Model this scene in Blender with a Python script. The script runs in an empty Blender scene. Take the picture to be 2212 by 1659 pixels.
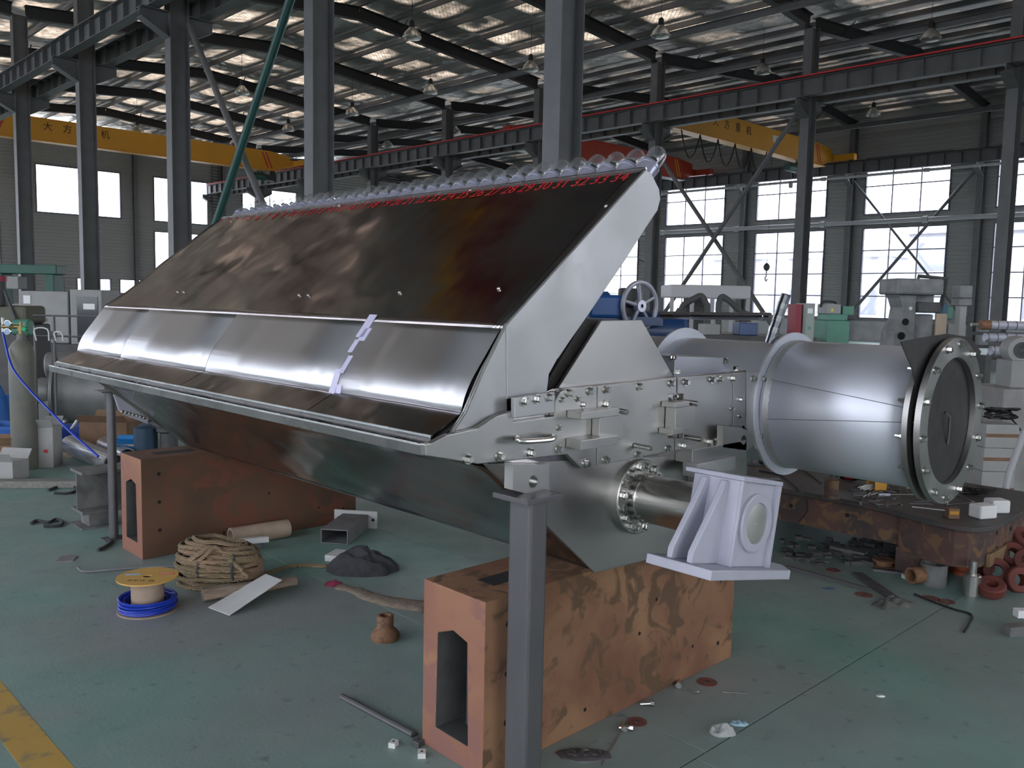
import bpy, math, random
from math import sin, cos, pi, radians, sqrt, atan2
from mathutils import Vector, Matrix, noise
random.seed(7)
SC = bpy.context.scene
COL = SC.collection
# ---------------------------------------------------------------- camera
# axes: X to the right and away, Y along the hall to the left and away, Z up; the camera stands at the origin
IW, IH = 2212.0, 1659.0
CX, CY = IW / 2, IH / 2
VP1, VP2 = (-730.0, 612.0), (3060.0, 690.0)      # vanishing points of Y and X in the photograph
FPX = sqrt(-((VP1[0]-CX)*(VP2[0]-CX) + (VP1[1]-CY)*(VP2[1]-CY)))
def _d(p): return Vector((p[0]-CX, -(p[1]-CY), -FPX)).normalized()
_y = _d(VP1); _x = _d(VP2); _x = (_x - _y*_x.dot(_y)).normalized(); _z = _x.cross(_y)
ROT = Matrix((_x, _y, _z))
EYE = Vector((0, 0, 1.65))
def ray(px, py): return ROT @ Vector((px-CX, -(py-CY), -FPX))
def on(ax, v, px, py):
    r = ray(px, py); i = 'XYZ'.index(ax)
    return EYE + r*((v-EYE[i])/r[i])
def fl(px, py, z=0.0): return on('Z', z, px, py)
def dep(P): return -(ROT.transposed() @ (Vector(P)-EYE)).z
def pd(px, py, d): return EYE + ray(px, py)*(d/FPX)
cam = bpy.data.cameras.new('camera'); camo = bpy.data.objects.new('camera', cam); COL.objects.link(camo)
cam.sensor_width = 36.0; cam.lens = FPX/IW*36.0; cam.clip_start = 0.05; cam.clip_end = 400
camo.matrix_world = Matrix.Translation(EYE) @ ROT.to_4x4()
SC.camera = camo
# ---------------------------------------------------------------- daylight
w = bpy.data.worlds.new('overcast_sky'); SC.world = w; w.use_nodes = True
wn = w.node_tree.nodes; wn['Background'].inputs[0].default_value = (0.93, 0.96, 1.0, 1); wn['Background'].inputs[1].default_value = 5.0
SC.view_settings.view_transform = 'Standard'; SC.view_settings.look = 'None'
SC.view_settings.gamma = 1.0; SC.view_settings.use_curve_mapping = False
SC.view_settings.exposure = 0.45
SC.cycles.use_denoising = True
SC.cycles.max_bounces = 9; SC.cycles.diffuse_bounces = 5; SC.cycles.glossy_bounces = 5; SC.cycles.transmission_bounces = 8
SC.cycles.transparent_max_bounces = 40; SC.cycles.caustics_reflective = False; SC.cycles.caustics_refractive = False
SC.cycles.sample_clamp_indirect = 6.0
# ---------------------------------------------------------------- materials
MATS = {}
def _nt(name):
    m = bpy.data.materials.new(name); m.use_nodes = True
    return m, m.node_tree, m.node_tree.nodes['Principled BSDF']
def mat(name, col, rough=0.5, metal=0.0, var=0.0, vscale=8.0, col2=None, bump=0.0, bscale=40.0, spec=0.5, stretch=None, thr=None, detail=6.0):
    """principled material; col2/var mixes a second colour by noise (stains, wear), bump gives fine relief"""
    if name in MATS: return MATS[name]
    m, nt, b = _nt(name); N = nt.nodes; L = nt.links
    b.inputs['Base Color'].default_value = (*col, 1); b.inputs['Roughness'].default_value = rough
    b.inputs['Metallic'].default_value = metal; b.inputs['Specular IOR Level'].default_value = spec
    if var or col2 or bump:
        tc = N.new('ShaderNodeTexCoord'); mp = N.new('ShaderNodeMapping'); L.new(tc.outputs['Object'], mp.inputs[0])
        if stretch: mp.inputs['Scale'].default_value = stretch
    if var or col2:
        n = N.new('ShaderNodeTexNoise'); n.inputs['Scale'].default_value = vscale; n.inputs['Detail'].default_value = detail
        L.new(mp.outputs[0], n.inputs['Vector'])
        r = N.new('ShaderNodeValToRGB'); L.new(n.outputs[0], r.inputs[0])
        lo, hi = thr or (0.3, 0.7)
        r.color_ramp.elements[0].position = lo; r.color_ramp.elements[1].position = hi
        c2 = col2 or tuple(min(1, c*(1+var)) for c in col)
        c1 = col if col2 else tuple(c*(1-var) for c in col)
        r.color_ramp.elements[0].color = (*c1, 1); r.color_ramp.elements[1].color = (*c2, 1)
        L.new(r.outputs[0], b.inputs['Base Color'])
    if bump:
        n2 = N.new('ShaderNodeTexNoise'); n2.inputs['Scale'].default_value = bscale; n2.inputs['Detail'].default_value = 4
        L.new(mp.outputs[0], n2.inputs['Vector'])
        bp = N.new('ShaderNodeBump'); bp.inputs['Strength'].default_value = bump; bp.inputs['Distance'].default_value = 0.02
        L.new(n2.outputs[0], bp.inputs['Height']); L.new(bp.outputs[0], b.inputs['Normal'])
    MATS[name] = m; return m
# ---------------------------------------------------------------- mesh builder
class MB:
    def __init__(s): s.v = []; s.f = []
    def _add(s, vs, fs):
        o = len(s.v); s.v += [tuple(p) for p in vs]; s.f += [tuple(o+i for i in f) for f in fs]; return s
    def box(s, a, b):
        (x0, y0, z0), (x1, y1, z1) = a, b
        return s._add([(x0,y0,z0),(x1,y0,z0),(x1,y1,z0),(x0,y1,z0),(x0,y0,z1),(x1,y0,z1),(x1,y1,z1),(x0,y1,z1)],
                      [(0,3,2,1),(4,5,6,7),(0,1,5,4),(1,2,6,5),(2,3,7,6),(3,0,4,7)])
    def obox(s, c, u, v, w, a, b, d):
        """oriented box: centre c, unit axes u v w, half sizes a b d"""
        c = Vector(c); P = []
        for k in (-1, 1):
            for i, j in ((-1,-1),(1,-1),(1,1),(-1,1)): P.append(c+u*(a*i)+v*(b*j)+w*(d*k))
        return s._add(P, [(0,3,2,1),(4,5,6,7),(0,1,5,4),(1,2,6,5),(2,3,7,6),(3,0,4,7)])
    def rbox(s, c, size, rz):
        u = Vector((cos(rz), sin(rz), 0)); v = Vector((-sin(rz), cos(rz), 0))
        return s.obox(c, u, v, Vector((0,0,1)), size[0]/2, size[1]/2, size[2]/2)
    def prism(s, poly, ext):
        """closed solid from a planar outline and an extrusion vector"""
        ext = Vector(ext); n = len(poly); P = [Vector(p) for p in poly]
        nn = Vector((0,0,0))
        for i in range(n): nn += P[i].cross(P[(i+1) % n])
        if nn.dot(ext) > 0: P = P[::-1]
        V = P+[p+ext for p in P]
        return s._add(V, [tuple(range(n)), tuple(range(2*n-1, n-1, -1))]+[(i, i+n, (i+1) % n+n, (i+1) % n) for i in range(n)])
    def frame(s, a, b): pass
    def _basis(s, d):
        d = d.normalized(); t = Vector((0,0,1)) if abs(d.z) < 0.9 else Vector((1,0,0))
        u = d.cross(t).normalized(); return u, d.cross(u).normalized()
    def lathe(s, o, ax, prof, n=24, cap=True, a0=0.0):
        """prof: list of (distance along axis, radius)"""
        o = Vector(o); ax = Vector(ax).normalized(); u, v = s._basis(ax); V = []; F = []
        m = len(prof)
        for t, r in prof:
            for k in range(n):
                a = a0+2*pi*k/n; V.append(o+ax*t+(u*cos(a)+v*sin(a))*r)
        for i in range(m-1):
            for k in range(n):
                k2 = (k+1) % n; F.append((i*n+k, (i+1)*n+k, (i+1)*n+k2, i*n+k2))
        if cap:
            if prof[0][1] > 1e-5: F.append(tuple(range(n)))
            if prof[-1][1] > 1e-5: F.append(tuple((m-1)*n+k for k in range(n-1, -1, -1)))
        return s._add(V, F)
    def cyl(s, p, q, r, n=16, r2=None):
        p = Vector(p); q = Vector(q); L = (q-p).length
        return s.lathe(p, q-p, [(0, r), (L, r if r2 is None else r2)], n)
    def pipe(s, p, q, r, ri, n=20):
        """open tube with wall thickness"""
        p = Vector(p); q = Vector(q); L = (q-p).length
        return s.lathe(p, q-p, [(0, ri), (0, r), (L, r), (L, ri), (0, ri)], n, cap=False)
    def tube(s, pts, r, n=8, closed=False, taper=None):
        P = [Vector(p) for p in pts]; m = len(P); V = []; F = []; pu = None
        for i in range(m):
            a = P[(i-1) % m] if (closed or i > 0) else P[i]; b = P[(i+1) % m] if (closed or i < m-1) else P[i]
            d = (b-a).normalized() if (b-a).length > 1e-9 else Vector((1,0,0))
            if pu is None: u, v = s._basis(d)
            else:
                u = pu-d*pu.dot(d); u = u.normalized() if u.length > 1e-6 else s._basis(d)[0]; v = d.cross(u)
            pu = u; rr = r*(taper[i] if taper else 1)
            for k in range(n):
                t = 2*pi*k/n; V.append(P[i]+(u*cos(t)+v*sin(t))*rr)
        for i in range(m if closed else m-1):
            j = (i+1) % m
            for k in range(n):
                k2 = (k+1) % n; F.append((i*n+k, i*n+k2, j*n+k2, j*n+k))
        if not closed: F += [tuple(range(n-1, -1, -1)), tuple((m-1)*n+k for k in range(n))]
        return s._add(V, F)
    def sheet(s, rows):
        """grid surface from rows of points"""
        n = len(rows[0]); V = [p for r in rows for p in r]
        return s._add(V, [(i*n+k, i*n+k+1, (i+1)*n+k+1, (i+1)*n+k) for i in range(len(rows)-1) for k in range(n-1)])
    def ibeam(s, p, q, h, wd, tf, tw, up=(0,0,1)):
        """I section from p to q (centre line), height h along up"""
        p = Vector(p); q = Vector(q); d = (q-p).normalized(); up = Vector(up); sd = d.cross(up).normalized(); up = sd.cross(d)
        c = (p+q)/2; L = (q-p).length/2
        s.obox(c+up*(h/2-tf/2), d, sd, up, L, wd/2, tf/2); s.obox(c-up*(h/2-tf/2), d, sd, up, L, wd/2, tf/2)
        return s.obox(c, d, sd, up, L, tw/2, h/2-tf)
    def mesh(s, name, smooth=35):
        me = bpy.data.meshes.new(name); me.from_pydata(s.v, [], s.f); me.validate(); me.update()
        if smooth:
            me.polygons.foreach_set('use_smooth', [True]*len(me.polygons)); me.set_sharp_from_angle(angle=radians(smooth))
        return me
    def build(s, name, material, parent=None, smooth=35, bevel=0.0, label=None, cat=None, group=None, kind=None, solid=0.0):
        o = put(s.mesh(name, smooth), name, material, parent)
        if bevel:
            b = o.modifiers.new('bevel', 'BEVEL'); b.width = bevel; b.segments = 2; b.limit_method = 'ANGLE'; b.angle_limit = radians(40)
        if solid:
            b = o.modifiers.new('solid', 'SOLIDIFY'); b.thickness = solid; b.offset = -1
        return tag(o, label, cat, group, kind)
WM = {}
def tag(o, label=None, cat=None, group=None, kind=None):
    if label: o['label'] = label
    if cat: o['category'] = cat
    if group: o['group'] = group
    if kind: o['kind'] = kind
    return o
def put(me, name, material, parent=None, mw=None):
    """link a mesh (world coordinates, or placed by mw) under a parent"""
    o = bpy.data.objects.new(name, me); COL.objects.link(o)
    if material is not None and not me.materials: me.materials.append(material)
    mw = mw or Matrix.Identity(4); WM[o.name] = mw
    if parent is not None:
        o.parent = parent; o.matrix_parent_inverse = WM[parent.name].inverted()
    o.matrix_basis = mw
    return o
def thing(name, label, cat, loc, rot=None, group=None, kind=None):
    o = bpy.data.objects.new(name, None); COL.objects.link(o); o.empty_display_size = 0.05
    mw = Matrix.Translation(Vector(loc)) @ (rot.to_4x4() if rot else Matrix.Identity(4))
    o.matrix_basis = mw; WM[o.name] = mw
    return tag(o, label, cat, group, kind)
def clone(root, loc, rz=0.0, label=None, scale=1.0):
    """copy of a thing with copies of its parts and sub-parts, moved from its base to loc"""
    M = Matrix.Translation(Vector(loc)) @ Matrix.Rotation(rz, 4, 'Z') @ Matrix.Scale(scale, 4)
    def rec(o, par, top):
        c = o.copy(); COL.objects.link(c)
        if top: c.matrix_basis = M; WM[c.name] = M
        else: c.parent = par
        for ch in o.children: rec(ch, c, False)
        return c
    r = rec(root, None, True)
    if label: r['label'] = label
    return r
def along(d, roll=0.0):
    """rotation matrix taking local Z to d"""
    return Vector((0,0,1)).rotation_difference(Vector(d).normalized()).to_matrix().to_4x4() @ Matrix.Rotation(roll, 4, 'Z')
def text_mesh(s, size, depth=0.001, font=None):
    c = bpy.data.curves.new('lettering', 'FONT'); c.body = s; c.size = size; c.extrude = depth/2
    c.align_x = 'CENTER'; c.align_y = 'CENTER'; c.resolution_u = 3
    o = bpy.data.objects.new('lettering', c); COL.objects.link(o)
    bpy.context.view_layer.update()
    me = bpy.data.meshes.new_from_object(o.evaluated_get(bpy.context.evaluated_depsgraph_get()))
    COL.objects.unlink(o); bpy.data.objects.remove(o); return me
def frame_of(o, u, v):
    """matrix with local X = u, local Y = v at o"""
    u = Vector(u).normalized(); v = Vector(v); v = (v-u*v.dot(u)).normalized(); n = u.cross(v)
    return Matrix(((u.x, v.x, n.x, o[0]), (u.y, v.y, n.y, o[1]), (u.z, v.z, n.z, o[2]), (0,0,0,1)))
def rope_mesh(mb, pts, r, n=6): mb.tube(pts, r, n); return mb
def smoothpath(pts, k=6):
    """Catmull-Rom through the points"""
    P = [Vector(p) for p in pts]; P = [P[0]*2-P[1]]+P+[P[-1]*2-P[-2]]; out = []
    for i in range(1, len(P)-2):
        a, b, c, d = P[i-1:i+3]
        for j in range(k):
            t = j/k; out.append(0.5*((2*b)+(c-a)*t+(2*a-5*b+4*c-d)*t*t+(3*b-a-3*c+d)*t**3))
    out.append(P[-2]); return out
def hexbolt(rh, hh, wr=1.35, wt=0.004):
    """bolt head with washer, local +Z outwards"""
    mb = MB(); mb.lathe((0,0,0), (0,0,1), [(0, rh*wr), (wt, rh*wr)], 16)
    mb.lathe((0,0,wt), (0,0,1), [(0, rh), (hh*0.85, rh), (hh, rh*0.85)], 6); return mb
# ================================================================ the hall
XL, XA, XB, XC = -9.3, 8.7, 26.7, 43.2
Y0, Y1 = -9.9, 56.2
FR = [8.1+6.01*k for k in range(-3, 9)]
ZE, ZR = 10.40, 11.15           # underside of rafters at eave and ridge
def floor_mat():
    m, nt, b = _nt('green_epoxy_floor'); N = nt.nodes; L = nt.links
    tc = N.new('ShaderNodeTexCoord')
    def noi(s, d=5, dist=0.0):
        n = N.new('ShaderNodeTexNoise'); n.inputs['Scale'].default_value = s; n.inputs['Detail'].default_value = d
        n.inputs['Distortion'].default_value = dist; L.new(tc.outputs['Object'], n.inputs['Vector']); return n
    def ramp(src, p0, p1, c0, c1):
        r = N.new('ShaderNodeValToRGB'); r.color_ramp.elements[0].position = p0; r.color_ramp.elements[1].position = p1
        r.color_ramp.elements[0].color = (*c0, 1); r.color_ramp.elements[1].color = (*c1, 1); L.new(src, r.inputs[0]); return r
    def mix(f, a, c):
        x = N.new('ShaderNodeMix'); x.data_type = 'RGBA'; L.new(f, x.inputs[0]); L.new(a, x.inputs[6]); L.new(c, x.inputs[7]); return x.outputs[2]
    base = ramp(noi(3.0, 8, 0.4).outputs[0], 0.30, 0.72, (0.170, 0.305, 0.258), (0.220, 0.360, 0.310))
    grey = ramp(noi(2.2, 6).outputs[0], 0.25, 0.75, (0.235, 0.245, 0.24), (0.30, 0.305, 0.295))
    f1 = ramp(noi(0.75, 7, 0.6).outputs[0], 0.36, 0.66, (0,0,0), (.9,.9,.9))
    sp = N.new('ShaderNodeSeparateXYZ'); L.new(tc.outputs['Object'], sp.inputs[0])
    c1 = mix(f1.outputs[0], base.outputs[0], grey.outputs[0])
    blot = ramp(noi(14.0, 8).outputs[0], 0.62, 0.74, (0,0,0), (0.55,0.55,0.55))
    dk = N.new('ShaderNodeRGB'); dk.outputs[0].default_value = (0.10, 0.11, 0.105, 1)
    c2 = mix(blot.outputs[0], c1, dk.outputs[0])
    L.new(c2, b.inputs['Base Color'])
    rr = ramp(noi(5.0, 5).outputs[0], 0.3, 0.7, (0.42,)*3, (0.62,)*3); L.new(rr.outputs[0], b.inputs['Roughness'])
    bp = N.new('ShaderNodeBump'); bp.inputs['Strength'].default_value = 0.12; bp.inputs['Distance'].default_value = 0.01
    L.new(noi(60, 5).outputs[0], bp.inputs['Height']); L.new(bp.outputs[0], b.inputs['Normal'])
    return m
M_floor = floor_mat()
M_gap = mat('joint_filler_dark', (0.03, 0.03, 0.03), 0.9)
M_col = mat('dark_grey_paint', (0.115, 0.118, 0.122), 0.55, var=0.12, vscale=3)
M_steel_dk = mat('rafter_paint_dark', (0.026, 0.027, 0.029), 0.6)
M_purlin = mat('galvanised_purlin', (0.16, 0.16, 0.165), 0.5, metal=0.35)
M_siding = mat('ribbed_siding_grey', (0.30, 0.30, 0.29), 0.6)
M_plaster = mat('sill_wall_pale', (0.45, 0.45, 0.46), 0.8, var=0.15, vscale=2)
M_frame = mat('window_frame_dark', (0.10, 0.10, 0.13), 0.5)
M_mull = mat('window_bar_grey', (0.30, 0.30, 0.36), 0.5)
M_yline = mat('yellow_line_paint', (0.50, 0.31, 0.07), 0.6, col2=(0.20, 0.19, 0.13), vscale=9, thr=(.55, .68))
M_red = mat('red_conductor', (0.55, 0.03, 0.04), 0.5)
M_silver = mat('silver_pipe_paint', (0.42, 0.42, 0.44), 0.45)
def glass_mat():
    m, nt, b = _nt('dusty_window_glass'); N = nt.nodes; L = nt.links
    t = N.new('ShaderNodeBsdfTransparent'); t.inputs[0].default_value = (0.94, 0.95, 0.99, 1)
    g = N.new('ShaderNodeBsdfGlossy'); g.inputs['Roughness'].default_value = 0.05
    x = N.new('ShaderNodeMixShader'); x.inputs[0].default_value = 0.06
    L.new(t.outputs[0], x.inputs[1]); L.new(g.outputs[0], x.inputs[2]); L.new(x.outputs[0], N['Material Output'].inputs[0]); N.remove(b)
    return m
M_pane = glass_mat()
def foil_mat():
    """quilted foil lining; translucent daylight strips cross the slope twice in every frame bay, between the purlins"""
    m, nt, b = _nt('foil_roof_lining'); N = nt.nodes; L = nt.links
    b.inputs['Base Color'].default_value = (0.42, 0.41, 0.39, 1); b.inputs['Metallic'].default_value = 0.7; b.inputs['Roughness'].default_value = 0.42
    tc = N.new('ShaderNodeTexCoord'); sp = N.new('ShaderNodeSeparateXYZ'); L.new(tc.outputs['Object'], sp.inputs[0])
    def mt(op, a, c=None, clamp=False):
        x = N.new('ShaderNodeMath'); x.operation = op; x.use_clamp = clamp
        for i, v in enumerate((a, c)):
            if v is None: continue
            if isinstance(v, (int, float)): x.inputs[i].default_value = v
            else: L.new(v, x.inputs[i])
        return x.outputs[0]
    def noi(s, d=4):
        n = N.new('ShaderNodeTexNoise'); n.inputs['Scale'].default_value = s; n.inputs['Detail'].default_value = d; L.new(tc.outputs['Object'], n.inputs['Vector']); return n.outputs[0]
    v = N.new('ShaderNodeTexVoronoi'); v.inputs['Scale'].default_value = 2.2; L.new(tc.outputs['Object'], v.inputs['Vector'])
    bp = N.new('ShaderNodeBump'); bp.inputs['Strength'].default_value = 0.9; bp.inputs['Distance'].default_value = 0.12
    L.new(mt('ADD', v.outputs['Distance'], noi(3.5, 5)), bp.inputs['Height']); L.new(bp.outputs[0], b.inputs['Normal'])
    strip = mt('SINE', mt('MULTIPLY', mt('SUBTRACT', sp.outputs['Y'], 8.5), 2*pi/3.005))
    strip = mt('MULTIPLY', mt('SUBTRACT', strip, -0.35), 2.0, True)
    bay = mt('SINE', mt('MULTIPLY', mt('ADD', sp.outputs['X'], 9.3), pi/1.5))
    bay = mt('MULTIPLY', mt('SUBTRACT', mt('ABSOLUTE', bay), 0.15), 2.0, True)
    patch = mt('MULTIPLY', mt('SUBTRACT', noi(0.45, 3), 0.36), 5.0, True)
    keep = mt('MAXIMUM', mt('GREATER_THAN', sp.outputs['X'], 8.7), mt('GREATER_THAN', sp.outputs['Y'], 18.5))   # the left bay has sheets only at its far end
    keep = mt('MULTIPLY', keep, mt('SUBTRACT', 1.0, mt('MULTIPLY', mt('GREATER_THAN', sp.outputs['X'], 26.7), 0.7)))   # fewer in the right bay
    fac = mt('MULTIPLY', mt('MULTIPLY', mt('MULTIPLY', strip, bay), patch), keep)
    mp = N.new('ShaderNodeMapping'); mp.inputs['Rotation'].default_value = (0, 0, 0.785); L.new(tc.outputs['Object'], mp.inputs[0])
    bt = N.new('ShaderNodeTexBrick'); bt.inputs['Scale'].default_value = 4.0; bt.offset = 0.0; bt.inputs['Mortar Size'].default_value = 0.03
    bt.inputs['Brick Width'].default_value = 0.5; bt.inputs['Row Height'].default_value = 0.5
    bt.inputs['Color1'].default_value = (0.27, 0.215, 0.165, 1); bt.inputs['Color2'].default_value = (0.21, 0.165, 0.128, 1); bt.inputs['Mortar'].default_value = (0.05, 0.042, 0.034, 1)
    L.new(mp.outputs[0], bt.inputs['Vector'])
    mx = N.new('ShaderNodeMix'); mx.data_type = 'RGBA'; mx.blend_type = 'MULTIPLY'; mx.inputs[0].default_value = 0.7
    L.new(bt.outputs[0], mx.inputs[6]); cn = N.new('ShaderNodeValToRGB'); L.new(noi(4.0, 5), cn.inputs[0])
    cn.color_ramp.elements[0].position = 0.3; cn.color_ramp.elements[1].position = 0.65; L.new(cn.outputs[0], mx.inputs[7])
    t = N.new('ShaderNodeBsdfTranslucent'); L.new(mx.outputs[2], t.inputs[0])
    x = N.new('ShaderNodeMixShader'); L.new(fac, x.inputs[0]); L.new(b.outputs[0], x.inputs[1]); L.new(t.outputs[0], x.inputs[2])
    L.new(x.outputs[0], N['Material Output'].inputs[0])
    return m
M_foil = foil_mat()
# ---- floor
floor = thing('floor', 'green epoxy workshop floor with sawn joints', None, (0,0,0), kind='structure')
MB().box((XL-.3, Y0-.3, -.30), (XC+.3, Y1+.3, -.012)).build('bed', M_gap, floor)
G = 0.004; J = 1.70
for (x0, x1, y0, y1) in [(XL-.3, 2.62, Y0-.3, J), (2.62, XC+.3, Y0-.3, J), (XL-.3, 2.69, J, 8.1), (2.69, 3.60, J, 8.1), (3.60, 8.7, J, 8.1), (8.7, XC+.3, J, 8.1),
                         (XL-.3, 8.7, 8.1, Y1+.3), (8.7, 26.7, 8.1, Y1+.3), (26.7, XC+.3, 8.1, Y1+.3)]:
    MB().box((x0+G, y0+G, -.05), (x1-G, y1-G, 0)).build('slab', M_floor, floor)
MB().box((0.81, 1.5, 0.0), (0.945, 4.45, .0012)).build('painted_line', M_yline, floor)
# ---- roof: lining, purlins, rafters, daylight sheets
ceiling = thing('ceiling', 'foil lined hall roof on dark rafters and purlins', None, (0, 20, 10.4), kind='structure')
BAYS = [(XL, XA), (XA, XB), (XB, XC)]
def zraft(x, b):
    m = (b[0]+b[1])/2; h = (b[1]-b[0])/2; return ZR-(ZR-ZE)*abs(x-m)/h
HR, HP = 0.42, 0.20
for b in BAYS:
    m = (b[0]+b[1])/2
    for x0, x1 in ((b[0], m), (m, b[1])):
        nx = 28; ny = 88; rows = []
        for i in range(nx+1):
            x = x0+(x1-x0)*i/nx; row = []
            for j in range(ny+1):
                y = Y0+(Y1-Y0)*j/ny
                q = abs(sin(pi*(x-b[0])/1.5))
                s = 0.10*q*(0.6+0.8*noise.noise(Vector((x*.5, y*.35, 3))))
                row.append((x, y, zraft(x, b)+HR+HP+0.12-s))
            rows.append(row)
        MB().sheet(rows).build('foil_lining', M_foil, ceiling, smooth=80)
    n = int((b[1]-b[0])/1.5)
    for i in range(1, n):
        x = b[0]+1.5*i; z = zraft(x, b)+HR
        mb = MB(); mb.box((x-.012, Y0, z), (x+.012, Y1, z+HP)); mb.box((x-.08, Y0, z), (x, Y1, z+.012)); mb.box((x, Y0, z+HP-.012), (x+.08, Y1, z+HP))
        mb.build('purlin', M_purlin, ceiling, smooth=0)
    for k, y in enumerate(FR):
        for x0, x1 in ((b[0]+.2, m), (m, b[1]-.2)):
            MB().ibeam((x0, y, zraft(x0, b)+HR/2), (x1, y, zraft(x1, b)+HR/2), HR, .24, .025, .02).build('rafter', M_steel_dk, ceiling, smooth=0)
            for i in range(1, int(abs(x1-x0)/1.5), 2):     # small fly braces between rafter and purlin
                xx = x0+1.5*i+.2; zz = zraft(xx, b)
                MB().tube([(xx, y, zz+.02), (xx, y-.5, zz+HR+.03)], .022, 4).build('fly_brace', M_steel_dk, ceiling, smooth=0)
# ---- walls of ribbed siding
def siding(mb, ax, v, u0, u1, z0, z1, sgn):
    """horizontal ribs; ax = fixed axis, ribs stand towards sgn"""
    if u1-u0 < .02 or z1-z0 < .02: return
    prof = [(0, 0), (.06, 0), (.09, .035), (.16, .035), (.19, 0), (.2, 0)]
    def off(z):
        t = z % .2
        for (a, da), (b, db) in zip(prof, prof[1:]):
            if a <= t <= b: return da+(db-da)*(t-a)/(b-a)
        return 0
    br = sorted({z0, z1, *[round(k*.2+d, 4) for k in range(int(z0/.2)-1, int(z1/.2)+2) for d, _ in prof[:5] if z0 < k*.2+d < z1]})
    zs = [(z, off(z)*sgn) for z in br]
    P = (lambda u, zz, dx: (v+dx, u, zz)) if ax == 'X' else (lambda u, zz, dx: (u, v+dx, zz))
    mb.sheet([[P(u0, zz, dx) for zz, dx in zs], [P(u1, zz, dx) for zz, dx in zs]])
def holed(ax, v, u0, u1, z0, z1, holes, sgn):
    """siding around rectangular openings (ua, ub, za, zb)"""
    mb = MB(); us = sorted({u0, u1, *[h[0] for h in holes], *[h[1] for h in holes]})
    for a, b in zip(us, us[1:]):
        hs = sorted([(h[2], h[3]) for h in holes if h[0] <= a+1e-6 and h[1] >= b-1e-6]); z = z0
        for h in hs: siding(mb, ax, v, a, b, z, h[0], sgn); z = h[1]
        siding(mb, ax, v, a, b, z, z1, sgn)
    return mb
PANES = {}
NWIN = [0]
def window(ax, v, ua, ub, za, zb, nc, nr, sgn, detail=True):
    NWIN[0] += 1
    P = (lambda u, z, d=0: Vector((v+d*sgn, u, z))) if ax == 'X' else (lambda u, z, d=0: Vector((u, v+d*sgn, z)))
    wdw = thing('window_%d' % NWIN[0], 'steel framed workshop window with bright panes', None, P(ua, za), kind='structure')
    t = .06; mb = MB()
    def bar(mb, u0, u1, z0, z1, d0, d1):
        a = P(u0, z0, d0); c = P(u1, z1, d1); mb.box([min(a[i], c[i]) for i in range(3)], [max(a[i], c[i]) for i in range(3)])
    bar(mb, ua, ua+t, za, zb, -.06, .08); bar(mb, ub-t, ub, za, zb, -.06, .08); bar(mb, ua+t, ub-t, za, za+t, -.06, .08); bar(mb, ua+t, ub-t, zb-t, zb, -.06, .08)
    mb.build('window_frame', M_frame, wdw, smooth=0)
    b = .028
    for i in range(1, nc):
        u = ua+(ub-ua)*i/nc; m2 = MB(); bar(m2, u-b, u+b, za+t, zb-t, -.03, .04); m2.build('mullion', M_mull, wdw, smooth=0)
    for j in range(1, nr):
        z = za+(zb-za)*j/nr; m2 = MB(); bar(m2, ua+t, ub-t, z-b, z+b, -.028, .038); m2.build('glazing_bar', M_mull, wdw, smooth=0)
    pw, ph = (ub-ua)/nc-2*b, (zb-za)/nr-2*b
    key = (ax, round(pw, 3), round(ph, 3))
    if key not in PANES:
        mp = MB()
        if ax == 'X': mp.box((-.004, -pw/2, -ph/2), (.004, pw/2, ph/2))
        else: mp.box((-pw/2, -.004, -ph/2), (pw/2, .004, ph/2))
        PANES[key] = mp.mesh('pane', 0)
    for i in range(nc):
        for j in range(nr):
            put(PANES[key], 'pane', M_pane, wdw, Matrix.Translation(P(ua+(ub-ua)*(i+.5)/nc, za+(zb-za)*(j+.5)/nr)))
ZW = ((1.12, 5.62), (6.24, 9.02))
# right wall
hC = []
for k in range(2, len(FR)-1):
    for za, zb in ZW: hC.append((FR[k]+1.40, FR[k]+5.45, za, zb))
wall_right = holed('X', XC, Y0, Y1, 1.0, 11.2, hC, -1).build('wall_right', M_siding, None, smooth=0, kind='structure', label='ribbed grey siding wall with tall windows on the right')
MB().box((XC-.10, Y0, 0), (XC+.15, Y1, 1.0)).build('sill_wall', M_plaster, wall_right, smooth=0)
for h in hC: window('X', XC, h[0], h[1], h[2], h[3], 3, 4 if h[2] < 3 else 2, -1)
# left wall, beyond the photograph's edge
hL = []
for k in range(0, len(FR)-1):
    for za, zb in ZW: hL.append((FR[k]+1.0, FR[k]+5.4, za, zb))
wall_left = holed('X', XL, Y0, Y1, 0.0, 11.2, hL, 1).build('wall_left', M_siding, None, smooth=0, kind='structure', label='ribbed grey siding wall with windows left of the camera')
for h in hL: window('X', XL, h[0], h[1], h[2], h[3], 3, 4 if h[2] < 3 else 2, 1)
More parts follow.
